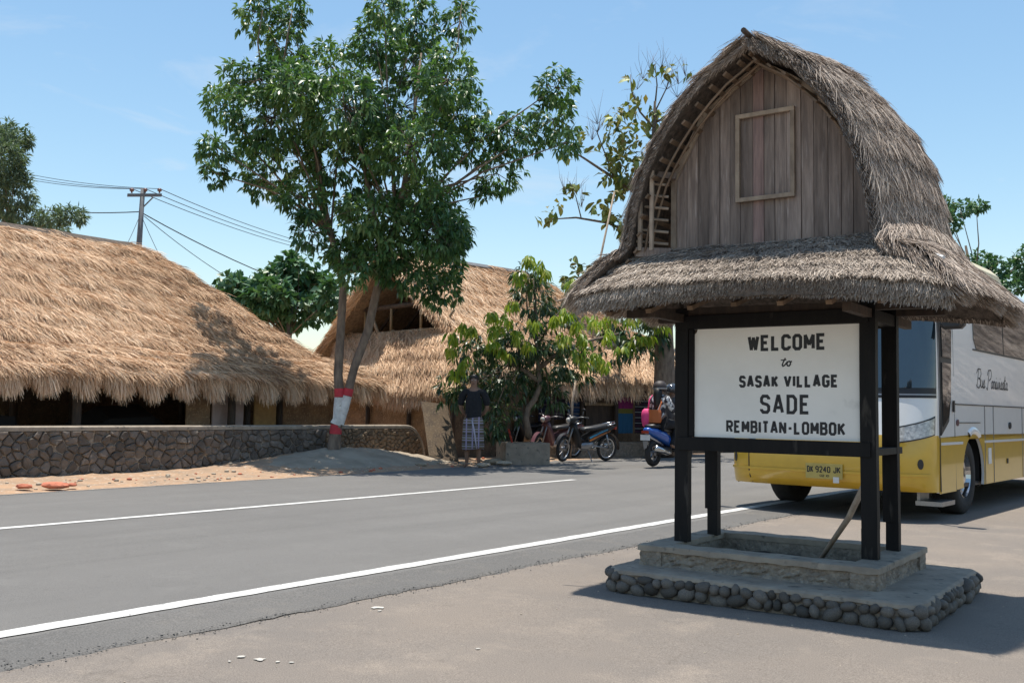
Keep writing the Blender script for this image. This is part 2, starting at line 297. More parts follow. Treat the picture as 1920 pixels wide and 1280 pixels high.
def copy_tree(o, parent=None):
    c = o.copy(); COL.objects.link(c); c.parent = parent
    for ch in list(o.children): copy_tree(ch, c)
    return c

# ------------------------------------------------------------------ thatch
def strands(P, D, N, L, Wd, lift=.12, jit=.3, droop=.3, curl=.0):
    n = len(P); T = nrm(np.cross(D, N)); g = RNG.normal(size=(n, 1)); h = RNG.random((n, 1))
    d1 = nrm(D + N * (lift * (h - .25)) + T * (jit * g)); L = L * (.6 + .8 * RNG.random((n, 1)))
    p1 = P + d1 * L * .5
    d2 = nrm(d1 + np.array([0, 0, -1.]) * droop * (.4 + RNG.random((n, 1))) + T * (RNG.normal(size=(n, 1)) * (jit * .5 + curl)))
    p2 = p1 + d2 * L * .5; th = RNG.normal(size=(n, 1)) * .7
    sd = nrm(T * np.cos(th) + N * np.sin(th)); w = Wd * (.5 + RNG.random((n, 1))) * .5
    V = np.stack([P - sd * w, P + sd * w, p1 - sd * w, p1 + sd * w, p2 - sd * w * .35, p2 + sd * w * .35], 1)
    b = np.arange(n)[:, None] * 6
    Fq = np.concatenate([b + np.array([[0, 1, 3, 2]]), b + np.array([[2, 3, 5, 4]])], 0)
    return V, Fq
def sample(G, n, vpow=1.0, vmin=0, vmax=1):
    G = np.asarray(G, float); nu, nv = G.shape[:2]
    a = np.linalg.norm(np.cross(G[1:, :-1] - G[:-1, :-1], G[:-1, 1:] - G[:-1, :-1]), axis=2)
    a = a.ravel() / a.sum(); c = RNG.choice(len(a), n, p=a); i, j = c // (nv - 1), c % (nv - 1)
    u, v = RNG.random((n, 1)), RNG.random((n, 1))
    A, B, C_, D_ = G[i, j], G[i + 1, j], G[i, j + 1], G[i + 1, j + 1]
    P = A * (1 - u) * (1 - v) + B * u * (1 - v) + C_ * (1 - u) * v + D_ * u * v
    Dv = nrm((C_ - A) * (1 - u) + (D_ - B) * u); Tu = nrm((B - A) * (1 - v) + (D_ - C_) * v); N = nrm(np.cross(Tu, Dv))
    return P, Dv, N, (j[:, None] + v) / (nv - 1)
def thatch(name, grids, n, L, Wd, mat, parent, out=None, lift=.12, jit=.3, droop=.3, off=.01, curl=0, courses=0, step=.03, patch=.16):
    Vs = []; Fs = []; o = 0; ars = []
    for G in grids:
        G = np.asarray(G, float); ars.append(np.linalg.norm(np.cross(G[1:, :-1] - G[:-1, :-1], G[:-1, 1:] - G[:-1, :-1]), axis=2).sum())
    rn = []
    for G, ar in zip(grids, ars):
        k = int(n * ar / sum(ars)); P, D, N, vv = sample(G, k)
        flip = np.sign((N * (out - np.zeros(3) if False else np.array([0, 0, 1.]))).sum(1, keepdims=True)); flip[flip == 0] = 1
        if out is not None: flip = np.sign((N * (P - np.asarray(out, float))).sum(1, keepdims=True))
        N = N * flip
        # straw lies in bunches: colour and lie vary together over a hand's breadth
        q = np.sin(P[:, :1] * 5.3 + P[:, 2:] * 7.1) * np.cos(P[:, 1:2] * 4.7 - P[:, 2:] * 5.9) + .5 * np.sin(P[:, :1] * 17 - P[:, 1:2] * 13 + P[:, 2:] * 15)
        big = np.sin(P[:, :1] * .9 + P[:, 2:] * 1.3 + 1) * np.cos(P[:, 1:2] * 1.1 - P[:, 2:] * .7) + .6 * np.sin(P[:, :1] * 2.3 - P[:, 1:2] * 1.9 + P[:, 2:] * 2.9)
        cw = np.mod(vv * courses + .07 * q, 1.0) if courses else np.zeros((k, 1))
        P = P + N * (off + np.abs(RNG.normal(size=(k, 1))) * off + step * cw * (courses > 0))
        V, Fq = strands(P, D, N, L, Wd, lift, jit, droop, curl); Vs.append(V.reshape(-1, 3)); Fs.append(Fq + o); o += len(V) * 6
        r = np.clip(.46 + .10 * q[:, 0] + patch * big[:, 0] + .16 * (cw[:, 0] - .4) * (courses > 0) + RNG.normal(size=k) * .2, 0, 1); rn.append(np.repeat(r, 6))
    return stuff(np_mesh(name, np.concatenate(Vs), np.concatenate(Fs), mat, parent, np.concatenate(rn)))
def fringe(name, P, D, n, L, Wd, mat, parent, N, jit=.25, droop=.6, thick=.05):     # loose ends hanging along an eave polyline
    P = np.asarray(P, float); seg = np.linalg.norm(P[1:] - P[:-1], axis=1); c = RNG.choice(len(seg), n, p=seg / seg.sum()); u = RNG.random((n, 1))
    p = P[c] * (1 - u) + P[c + 1] * u; D = np.asarray(D, float); D = np.broadcast_to(D, (n, 3)); N = np.broadcast_to(np.asarray(N, float), (n, 3))
    p = p - N * thick * RNG.random((n, 1)) - D * L * .4 * RNG.random((n, 1))
    q = np.sin(p[:, :1] * 9 + p[:, 1:2] * 7)
    V, Fq = strands(p, nrm(D), nrm(N), L * (1 + .35 * q), Wd, .2, jit, droop)
    return stuff(np_mesh(name, V.reshape(-1, 3), Fq, mat, parent, np.repeat(np.clip(.5 + .15 * q[:, 0] + RNG.normal(size=n) * .22, 0, 1), 6)))
def shell(name, G, th, mat, parent, off=None):      # the packed body of a thatch under its surface straw
    G = np.asarray(G, float); nu, nv = G.shape[:2]
    b = MB(); top = [Vector(G[i, j]) for i in range(nu) for j in range(nv)]; bot = [p - Vector((0, 0, th)) + (off or Vector((0, 0, 0))) for p in top]
    q = [(i * nv + j, (i + 1) * nv + j, (i + 1) * nv + j + 1, i * nv + j + 1) for i in range(nu - 1) for j in range(nv - 1)]; k = nu * nv
    rim = [(j, j + 1) for j in range(nv - 1)] + [((nu - 1) * nv + j + 1, (nu - 1) * nv + j) for j in range(nv - 1)] + [((i + 1) * nv, i * nv) for i in range(nu - 1)] + [(i * nv + nv - 1, (i + 1) * nv + nv - 1) for i in range(nu - 1)]
    b.add(top + bot, q + [tuple(reversed([k + i for i in f])) for f in q] + [(x, y, k + y, k + x) for x, y in rim])
    return b.build(name, mat, parent, fix=True)

# ------------------------------------------------------------------ foliage
def leaves(name, C, D, Ln, Wd, mat, parent=None, fold=.25, droop=.35, bias=None, kind=True):
    n = len(C); D = nrm(D); up = np.tile(np.array([0, 0, 1.]), (n, 1)) + RNG.normal(size=(n, 3)) * .55
    T = nrm(np.cross(D, up)); N = nrm(np.cross(T, D)); L = Ln * (.65 + .7 * RNG.random((n, 1))); w = Wd * (.7 + .6 * RNG.random((n, 1))) * .5
    d2 = nrm(D + np.array([0, 0, -1.]) * droop * (.5 + RNG.random((n, 1)))); m = C + D * L * .45; t = m + d2 * L * .55
    Lf = m - T * w + N * w * fold; Rt = m + T * w + N * w * fold
    V = np.stack([C, m, t, Lf, Rt], 1); b = np.arange(n)[:, None] * 5
    Fq = np.concatenate([b + np.array([[0, 3, 1]]), b + np.array([[0, 1, 4]]), b + np.array([[1, 3, 2]]), b + np.array([[1, 2, 4]])], 0)
    r = RNG.random(n) if bias is None else np.clip(bias + RNG.normal(size=n) * .22, 0, 1)
    o = np_mesh(name, V.reshape(-1, 3), Fq, mat, parent, np.repeat(r, 5))
    return stuff(o) if kind else o
def rosettes(C, out, k, spread=.9, hang=.5):        # k leaves round each twig end
    n = len(C); Cn = np.repeat(C, k, 0); O = np.repeat(nrm(out), k, 0); q = RNG.normal(size=(n * k, 3))
    D = nrm(O * .55 + nrm(q) * spread + np.array([0, 0, -hang])); return Cn + nrm(q) * .02, D
def crown_points(blobs, dens, shell_=.5):
    """blobs: (px,py,Y,rx,ry) -> twig ends in world space, and outward directions"""
    Cs = []; Os = []
    for (px, py, Y, ra, rb) in blobs:
        c = np.array(at(px, py, Y)); k = Y / F_PX; a, b = ra * k, rb * k; d = min(a, b) * .5 + max(a, b) * .5
        n = max(3, int(dens * ra * rb * math.pi / 1000)); q = nrm(RNG.normal(size=(n, 3))) * (shell_ + (1 - shell_) * RNG.random((n, 1))) ** .6
        Cs.append(c + q * np.array([a, d, b])); Os.append(q + np.array([0, 0, .25]))
    return np.concatenate(Cs), np.concatenate(Os)

# ================================================================== SETTING: ground, road, markings
b = MB(); b.add([(-900, -200, -.012), (900, -200, -.012), (900, 1500, -.012), (-900, 1500, -.012)], [(0, 1, 2, 3)])
struct(b.build('ground', m_dirt))
# the dusty lot on the near side, gently uneven
def lot_z(a, l): return .006 * noise2(a * .9, l * 1.3, 2)
us = [-14 + i * .5 for i in range(100)]; ls = [-30 + i * 1.0 for i in range(28)] + [-2.2 + i * .25 for i in range(26)]
b = MB(); b.grid(lambda a, l: rd(a, l, lot_z(a, l) + (-.012 if l > 4.0 else 0)), us, ls); struct(b.build('parking_lot', m_lot, smooth=True))
# asphalt carriageway with a broken near edge
b = MB(); al = []
a = -30.0
while a < 110: al.append(a); a += .06 if -6 < a < 18 else .8
def edge(a): return 3.99 - .08 * (a / 10) + .018 * noise2(a * 1.1, 0, 1) + .012 * noise2(a * 7, 3, 4) + random.uniform(-.02, .02)
prof = [(0, -.006), (.02, .003), (.07, .008), (.42, .013), (2, .020), (4.1, .024), (6, .020), (7.3, .014), (7.45, .002)]
rings = []
for a in al:
    e = edge(a); fe = 11.42 + .45 * math.exp(-((a - 16.5) / 3.2) ** 2) + .03 * noise2(a * 1.5, 1, 3)
    sc = (fe - e) / 7.45; rings.append([rd(a, e + x * sc + (.02 * noise2(a * 13, i, 7) if i == 2 else 0), z + .0006 * noise2(a * 3, x * 2, 5)) for i, (x, z) in enumerate(prof)])
b.loft(rings, cap=False, closed=False); b.m = [1 if k % 8 < 3 else 0 for k in range(len(b.f))]; struct(b.build('road', [m_asphalt, m_asphalt_edge], smooth=False))
def road_z(l):
    x = l - 3.85
    for (x0, z0), (x1, z1) in zip(prof[2:], prof[3:]):
        if x0 <= x <= x1: return z0 + (z1 - z0) * (x - x0) / (x1 - x0)
    return .013
def marking(name, spans, l, w, curve=lambda a: 0):
    b = MB()
    for a0, a1 in spans:
        n = max(2, int((a1 - a0) / .12)); L0 = []; 
        for i in range(n + 1):
            a = a0 + (a1 - a0) * i / n; j = random.uniform(-.006, .006); k = random.uniform(-.006, .006)
            L0.append([rd(a, l + curve(a) - w / 2 + j, road_z(l - w / 2) + .0045), rd(a, l + curve(a) + w / 2 + k, road_z(l + w / 2) + .0045)])
        b.loft(L0, cap=False, closed=False)
    return struct(b.build(name, m_paint))
marking('near_edge_line', [(-20, 60)], 4.50, .125)
marking('centre_line', [(-20, 12.45), (19.2, 24.5), (31, 36), (42, 47)], 8.17, .11)
marking('far_edge_line', [(-20, 11.2)], 11.2, .09, lambda a: .1 * math.exp(-((a - 12) / 3) ** 2))
# far verge: orange dirt that climbs to a low mound of grey sand round the tree
def verge_z(a, l):
    f = min(1, max(0, (l - 11.45) / 1.3))
    m = .27 * math.exp(-((a - 12.3) / 2.0) ** 2) * math.exp(-((l - 13.1) / .85) ** 2)
    return .012 + .03 * f + m + (.012 * noise2(a * 3.1, l * 4.3, 2) + .008 * noise2(a * 11, l * 9, 5)) * (.3 + f)
us = [0 + i * .12 for i in range(160)] + [19.5 + i * 1.5 for i in range(30)]; ls = [11.3, 11.42] + [11.5 + i * .1 for i in range(26)] + [14.2, 15, 17, 20, 26]
b = MB(); b.grid(lambda a, l: rd(a, l, verge_z(a, l) if l > 11.45 else .01), us, ls); struct(b.build('dirt_verge', m_dirt, smooth=True))
us = [10.2 + i * .12 for i in range(40)]; ls = [11.6 + i * .1 for i in range(17)]
def sandz(a, l):
    d = ((a - 12.6) / 2.2) ** 2 + ((l - 12.55) / .72) ** 2
    return verge_z(a, l) + .05 * (1 - d) + .012 * noise2(a * 5, l * 6, 8)
b = MB(); b.grid(lambda a, l: rd(a, l, sandz(a, l)), us, ls); struct(b.build('sand_mound', m_sand, smooth=True))
# loose stuff lying about
b = MB()
for i in range(2200):
    e_ = edge(0); a, l = random.uniform(-1, 14), 3.99 + random.gauss(-.01, .04); l -= .08 * a / 10; r = random.uniform(.0015, .005); b.ball(rd(a, l, lot_z(a, l) + r * .5 + (.005 if l > 3.95 else 0)), (r, r * random.uniform(.6, 1.2), r * .7), nu=5, nv=3)
stuff(b.build('asphalt_crumbs', m_asphalt_edge))
b = MB()
for i in range(420):
    a, l = random.uniform(-3, 8), random.uniform(.3, 3.7)
    r = random.choice([.002, .003, .003, .004, .006]) ; b.ball(rd(a, l, lot_z(a, l) + r * .2), (r, r * random.uniform(.6, 1.2), r * .5), nu=5, nv=3)
stuff(b.build('grit', m_cut))
b = MB()
for (px, py, r) in [(452, 1232, .035), (488, 1238, .05), (545, 1243, .02), (430, 1241, .018), (708, 1140, .05), (712, 1146, .02), (895, 1217, .018), (520, 1242, .02)]:
    p = gnd(px, py); n = 9; b.prism([p + Vector((math.cos(6.283 * i / n) * r * .7 * random.uniform(.3, 1.2), math.sin(6.283 * i / n) * r * .7 * random.uniform(.3, .9), .004)) for i in range(n)], (0, 0, .002))
stuff(b.build('dried_plaster_splashes', flat('old_plaster', (.5, .47, .42), rough=.95)))

# ================================================================== WELCOME SIGN under a thatched rice-barn roof
SIGN = thing('welcome_sign', 'small thatched rice barn on four black posts carrying the white welcome board', 'sign', sw(.6, .25, 0))
def spart(b, name, mat, **k):
    o = b.build(name, mat, None, **k); o.parent = SIGN; o.matrix_parent_inverse = Matrix.Translation(-SIGN.location); return o
def adopt(o, root=None):
    root = root or SIGN; o.parent = root; o.matrix_parent_inverse = Matrix.Translation(-root.location); return o
AX = (SU, SV, Vector((0, 0, 1)))
WS, DS, PA, PB = 1.2286, .51, .088, .058
# stepped base: a low cobble-faced platform and a hollow plinth
def rrect(s0, s1, t0, t1, r, n=6):
    P = []
    for (cx, cy, a0) in ((s1 - r, t0 + r, -90), (s1 - r, t1 - r, 0), (s0 + r, t1 - r, 90), (s0 + r, t0 + r, 180)):
        P += [(cx + r * math.cos(R_(a0 + 90 * i / n)), cy + r * math.sin(R_(a0 + 90 * i / n))) for i in range(n + 1)]
    return P
S0, S1, T0, T1 = -.215, 1.585, -.535, .98
def dense(P, step=.05):
    o = []
    for (x0, y0), (x1, y1) in zip(P, P[1:] + P[:1]):
        k = max(1, int(math.hypot(x1 - x0, y1 - y0) / step)); o += [(x0 + (x1 - x0) * i / k, y0 + (y1 - y0) * i / k) for i in range(k)]
    return o
P = dense(rrect(S0 + .02, S1 - .02, T0 + .02, T1 - .02, .12)); b = MB()
b.loft([[sw(s, t, z) for s, t in P] for z in (0, .105)]); spart(b, 'platform_core', m_mortar)
P = dense(rrect(S0 + .005, S1 - .005, T0 + .005, T1 - .005, .14), .04); b = MB(); cx_, cy_ = (S0 + S1) / 2, (T0 + T1) / 2
def ringp(sc, z, j=0): return [sw(cx_ + (s - cx_) + (s - cx_) / abs((s - cx_) or 1) * -sc, t - math.copysign(sc, t - cy_), z + j * noise2(s * 9, t * 9, 1)) for s, t in P]
b.loft([ringp(.012, .098, .008), ringp(0, .108, .008), ringp(.004, .126, .004), ringp(.018, .134, .002)]); spart(b, 'platform_slab', m_concrete)
# cobbles bedded in the platform's sides
cob = []
for k in range(7):
    bm = bmesh.new(); bmesh.ops.create_icosphere(bm, subdivisions=2, radius=1)
    for v in bm.verts:
        v.co *= 1 + .14 * noise2(v.co.x * 1.7 + k, v.co.y * 1.9, k) ; v.co.y *= .85
    me = bpy.data.meshes.new('cobble'); bm.to_mesh(me); bm.free(); me.polygons.foreach_set('use_smooth', [True] * len(me.polygons)); me.materials.append(m_cobble); cob.append(me)
edgeP = dense(rrect(S0, S1, T0, T1, .13), .01); per = len(edgeP) * .01
EL = [0]
for (x0, y0), (x1, y1) in zip(edgeP, edgeP[1:] + edgeP[:1]): EL.append(EL[-1] + math.hypot(x1 - x0, y1 - y0))
for row, zc in ((0, .036), (1, .088)):
    x = .02 * row
    while x < EL[-1] - .03:
        w = random.choice([random.uniform(.045, .065), random.uniform(.07, .095), random.uniform(.09, .125)]); i = min(len(edgeP) - 1, next(k for k in range(len(EL)) if EL[k] >= min(x + w / 2, EL[-1] - .001)) - 1)
        s, t = edgeP[i]; s2, t2 = edgeP[(i + 3) % len(edgeP)]; tn = (SU * (s2 - s) + SV * (t2 - t)).normalized(); nn = tn.cross(Vector((0, 0, 1)))
        hgt = random.uniform(.058, .082) if row == 0 else random.uniform(.045, .070)
        o = bpy.data.objects.new('cobble', random.choice(cob)); link(o)
        rot = Matrix((tn, nn, Vector((0, 0, 1)))).transposed().to_4x4() @ Matrix.Rotation(random.gauss(0, .4), 4, 'Y') @ Matrix.Rotation(random.gauss(0, .3), 4, 'X')
        m0 = Matrix.Translation(sw(s, t, zc + random.uniform(-.011, .010)) - nn * random.uniform(-.004, .022)) @ rot @ Matrix.Diagonal((w / 2 * 1.03, .042, hgt / 2 * 1.08, 1))
        o.parent = SIGN; o.matrix_parent_inverse = Matrix.Translation(-SIGN.location); o.matrix_basis = m0
        x += w * random.uniform(.92, 1.02)
def rough_wall(b, s0, t0, s1, t1, th, z0, z1, rough):     # a rubbed mortar wall, its outer face broken by relief
    d = Vector((s1 - s0, t1 - t0)); n = max(4, int(d.length / .03)); nz = 7; d.normalize(); nx, ny = d.y, -d.x
    F = lambda i, j, o: sw(s0 + (s1 - s0) * i / n + nx * o, t0 + (t1 - t0) * i / n + ny * o, z0 + (z1 - z0) * j / nz)
    fr = [[F(i, j, (rough * noise2(i * .55 + s0 * 9, j * 1.1 + t0 * 7, 3) + random.uniform(-.3, .3) * rough - rough if 0 < j < nz - 1 else (.004 if j >= nz - 1 else 0))) for j in range(nz + 1)] for i in range(n + 1)]
    bk = [[F(i, j, -th) for j in (nz, 0)] for i in range(n + 1)]
    b.loft([fr[i] + bk[i] for i in range(n + 1)])
Q0, Q1, U0, U1 = -.093, 1.306, -.285, .785; b = MB(); rw = .155
rough_wall(b, Q0, U0, Q1, U0, rw, .13, .249, .012); rough_wall(b, Q1, U0 + .002, Q1, U1 - .002, rw - .01, .1302, .248, .014)
rough_wall(b, Q1, U1, Q0, U1, rw, .13, .2485, .01); rough_wall(b, Q0, U1 - .002, Q0, U0 + .002, rw - .01, .1302, .2475, .012)
spart(b, 'plinth', m_mortar)
b = MB()
def frame_slab(b, s0, s1, t0, t1, w, z0, z1):
    o = dense([(s0, t0), (s1, t0), (s1, t1), (s0, t1)], .05); i_ = [(min(max(s, s0 + w), s1 - w), min(max(t, t0 + w), t1 - w)) for s, t in o]; J = lambda s, t: .004 * noise2(s * 11, t * 13, 4)
    b.loft([[sw(s, t, z0 + J(s, t)) for s, t in i_], [sw(s, t, z0 + 1.3 * J(t, s)) for s, t in o], [sw(s, t, z1 - .004 + J(s, t)) for s, t in o], [sw(s + math.copysign(.008, .6 - s), t + math.copysign(.008, .25 - t), z1 + J(s, t)) for s, t in o], [sw(s, t, z1 + J(s, t)) for s, t in i_], [sw(s, t, z0 + J(s, t)) for s, t in i_]], cap=False)
frame_slab(b, Q0 - .007, Q1 + .007, U0 - .007, U1 + .007, rw + .012, .222, .256); spart(b, 'plinth_rim', m_concrete)
b = MB(); b.grid(lambda s, t: sw(s, t, .15 + .012 * noise2(s * 7, t * 7, 3)), [Q0 + .1 + i * .06 for i in range(21)], [U0 + .1 + i * .06 for i in range(15)]); spart(b, 'planter_soil', m_soil)
# posts and rails
ZP, ZT = .252, 1.70
def postb(s, t, chip=0):
    b = MB(); w, d = PA, PB; o = []
    for z in (ZP, ZP + .17, ZP + .172, .8, 1.3, ZT):
        c = chip if z <= ZP + .17 else 0; j = random.uniform(-.002, .002)
        o.append([sw(s + c + j, t + c, z), sw(s + w + j, t, z), sw(s + w + j, t + d, z), sw(s + j, t + d, z)])
    b.loft(o); return spart(b, 'post', m_black, bevel=.004)
postb(0, 0); postb(WS - PA, 0); postb(.0, DS - PB, .012); postb(WS - PA, DS - PB, .012)
def railb(s0, s1, t0, t1, z0, z1, name='rail', mat=m_black):
    b = MB(); b.box(sw((s0 + s1) / 2, (t0 + t1) / 2, (z0 + z1) / 2), (s1 - s0, t1 - t0, z1 - z0), AX); return spart(b, name, mat, bevel=.003)
railb(PA - .06, WS - .03, -.012, .046, .818, .900); railb(PA - .05, WS - .035, -.008, .048, 1.572, 1.655)
railb(.004, PA + .004, PB - .02, DS + .06, .826, .866); railb(WS - PA + .004, WS - .004, PB - .02, DS + .075, .826, .866)
railb(PA - .03, WS - .04, DS - PB + .004, DS - .006, 1.575, 1.65)
railb(.008, PA - .008, PB - .01, DS - .03, 1.58, 1.65); railb(WS - PA + .008, WS - .008, PB - .01, DS - .03, 1.58, 1.65)
railb(PA + .003, .124, .004, .040, .902, 1.570, 'side_strip')
# the board and its hand-painted capitals
BS0, BS1, BZ0, BZ1 = .126, 1.139, .903, 1.569
b = MB(); b.box(sw((BS0 + BS1) / 2, .030, (BZ0 + BZ1) / 2), (BS1 - BS0, .018, BZ1 - BZ0), AX); BOARD = spart(b, 'sign_board', m_board)
b = MB(); b.prism([sw(BS0 + .0005, .0208, BZ1 - .001), sw(BS0 + .0005, .0208, BZ1 - .03), sw(BS0 + .012, .0208, BZ1 - .02), sw(BS0 + .02, .0208, BZ1 - .001)], -SV * .001)
o = spart(b, 'broken_corner', m_darkwood)
GL = {  # strokes on a 0..1 cell (x grows by the letter's own width), octagonal corners; closed loops end where they start
 'W': (1.15, [[(0, 1), (.25, 0), (.5, .92), (.75, 0), (1, 1)]]), 'E': (.8, [[(1, 1), (0, 1), (0, 0), (1, 0)], [(0, .52), (.8, .52)]]), 'L': (.75, [[(0, 1), (0, 0), (1, 0)]]),
 'C': (.85, [[(1, .78), (1, .86), (.75, 1), (.25, 1), (0, .86), (0, .14), (.25, 0), (.75, 0), (1, .14), (1, .22)]]),
 'O': (.85, [[(.25, 0), (0, .14), (0, .86), (.25, 1), (.75, 1), (1, .86), (1, .14), (.75, 0), (.25, 0)]]), 'M': (1.0, [[(0, 0), (0, 1), (.5, .3), (1, 1), (1, 0)]]),
 'S': (.85, [[(1, .8), (1, .87), (.78, 1), (.22, 1), (0, .86), (0, .65), (.2, .55), (.8, .47), (1, .36), (1, .13), (.78, 0), (.22, 0), (0, .13), (0, .2)]]),
 'A': (.95, [[(0, 0), (.44, 1), (.56, 1), (1, 0)], [(.2, .3), (.8, .3)]]), 'K': (.85, [[(0, 1), (0, 0)], [(1, 1), (.06, .44)], [(.3, .6), (1, 0)]]), 'V': (.95, [[(0, 1), (.5, 0), (1, 1)]]),
 'I': (0.0, [[(0, 1), (0, 0)]]), 'G': (.85, [[(1, .8), (1, .87), (.75, 1), (.25, 1), (0, .86), (0, .14), (.25, 0), (.75, 0), (1, .14), (1, .46), (.55, .46)]]),
 'D': (.85, [[(0, 0), (0, 1), (.7, 1), (1, .82), (1, .18), (.7, 0), (0, 0)]]), 'R': (.85, [[(0, 0), (0, 1), (.75, 1), (1, .86), (1, .62), (.75, .5), (.06, .5)], [(.5, .48), (1, 0)]]),
 'B': (.85, [[(0, 0), (0, 1), (.75, 1), (.95, .88), (.95, .64), (.75, .53), (1, .4), (1, .13), (.75, 0), (0, 0)], [(.06, .53), (.7, .53)]]), 'T': (.85, [[(0, 1), (1, 1)], [(.5, .96), (.5, 0)]]),
 'N': (.85, [[(0, 0), (0, 1), (1, 0), (1, 1)]]), '-': (.5, [[(0, .45), (1, .45)]]), 'J': (.7, [[(1, 1), (1, .14), (.75, 0), (.25, 0), (0, .14), (0, .3)]]),
 '9': (.8, [[(1, .55), (.75, .45), (.25, .45), (0, .58), (0, .87), (.25, 1), (.75, 1), (1, .87), (1, .14), (.75, 0), (.15, 0)]]), '2': (.8, [[(0, .8), (.1, .92), (.3, 1), (.75, 1), (1, .86), (1, .62), (0, 0), (1, 0)]]),
 '4': (.85, [[(.75, 0), (.75, 1), (0, .32), (1, .32)]]), '0': (.8, [[(.25, 0), (0, .14), (0, .86), (.25, 1), (.75, 1), (1, .86), (1, .14), (.75, 0), (.25, 0)]]), '1': (0, [[(0, 1), (0, 0)]])}
def stroke(b, pts, w, place, lift):      # a polyline as mitred ribbons, laid on a surface by place(x, y, height); sharp turns start a new ribbon
    for i in range(1, len(pts) - 1):
        d1 = (Vector(pts[i]) - Vector(pts[i - 1])).normalized(); d2 = (Vector(pts[i + 1]) - Vector(pts[i])).normalized()
        if d1.dot(d2) < -.25:
            stroke(b, [*pts[:i], tuple(Vector(pts[i]) + d1 * w * .12)], w, place, lift); stroke(b, [tuple(Vector(pts[i]) - d2 * w * .12), *pts[i + 1:]], w, place, lift + .0002); return
    if len(pts) > 2 and pts[0] == pts[-1]: loop = True; pts = pts[:-1]
    else: loop = False
    n = len(pts); A = []; B = []
    for i, p in enumerate(pts):
        p = Vector(p); q = Vector(pts[(i - 1) % n]) if (i or loop) else None; r = Vector(pts[(i + 1) % n]) if (i < n - 1 or loop) else None
        d1 = (p - q).normalized() if q is not None else (r - p).normalized(); d2 = (r - p).normalized() if r is not None else d1
        n1, n2 = Vector((-d1.y, d1.x)), Vector((-d2.y, d2.x)); m = n1 + n2; m = m / max(.45, m.dot(n1)) if m.length > 1e-6 else n1
        A.append(p + m * w / 2); B.append(p - m * w / 2)
    k = len(b.v); vs = [place(a.x, a.y, lift) for a in A] + [place(c.x, c.y, lift) for c in B]
    fs = [(i, (i + 1) % n, n + (i + 1) % n, n + i) for i in range(n if loop else n - 1)]; b.add(vs, fs)
def lettering(text, x0, x1, y0, y1, place, sw_, gap=.26, space=.5, track=None):
    h = y1 - y0; h2 = h - sw_; units = []; tot = 0
    for ch in text:
        units.append(GL[ch][0] if ch != ' ' else space)
    ng = sum(1 for c in text if c != ' ') ; wsum = sum(units); n = len(text)
    # letter width k*unit*h2, each letter also takes a stroke width; gaps share the rest
    k = ((x1 - x0) - n * sw_ - (n - 1) * gap * sw_ * 1.6) / (wsum * h2); x = x0; b = MB(); e = 0
    for ch, u in zip(text, units):
        if ch != ' ':
            for st in GL[ch][1]:
                stroke(b, [(x + sw_ / 2 + px * u * k * h2, y0 + sw_ / 2 + py * h2) for px, py in st], sw_, place, .0006 + .0003 * (e % 5)); e += 1
        x += u * k * h2 + sw_ + gap * sw_ * 1.6
    return b
BWd, BHt = BS1 - BS0, BZ1 - BZ0
bplace = lambda x, y, l: sw(BS0 + x * BWd, .021 - l, BZ0 + y * BHt)
def bl(text, x0, x1, y0, y1, sww, **k):
    pl = lambda x, y, l: sw(BS0 + x, .021 - l, BZ0 + y)
    o = spart(lettering(text, x0 * BWd, x1 * BWd, y0 * BHt, y1 * BHt, pl, sww, **k), 'lettering', m_letter); o.parent = BOARD; o.matrix_parent_inverse = Matrix.Identity(4); return o
bl('WELCOME', .342, .810, .783, .929, .0195); bl('SASAK', .288, .530, .455, .565, .0162); bl('VILLAGE', .562, .878, .457, .568, .0162); bl('SADE', .418, .716, .222, .394, .019, gap=.5); bl('REMBITAN-LOMBOK', .206, .916, .045, .159, .0150)
b = MB(); pl = lambda x, y, l: sw(BS0 + x, .021 - l, BZ0 + y)
for i, st in enumerate([[(.580, .478), (.566, .452), (.561, .436), (.565, .430), (.574, .434), (.586, .448)], [(.552, .4655), (.586, .4675)],
           [(.602, .458), (.593, .455), (.589, .442), (.593, .432), (.602, .431), (.610, .440), (.611, .452), (.604, .4585), (.602, .458)], [(.586, .448), (.592, .456)], [(.609, .455), (.620, .457)]]):
    stroke(b, st, .0085 if i != 1 else .0065, pl, .0006 + .0003 * i)
o = spart(b, 'lettering', m_letter); o.parent = BOARD; o.matrix_parent_inverse = Matrix.Identity(4)

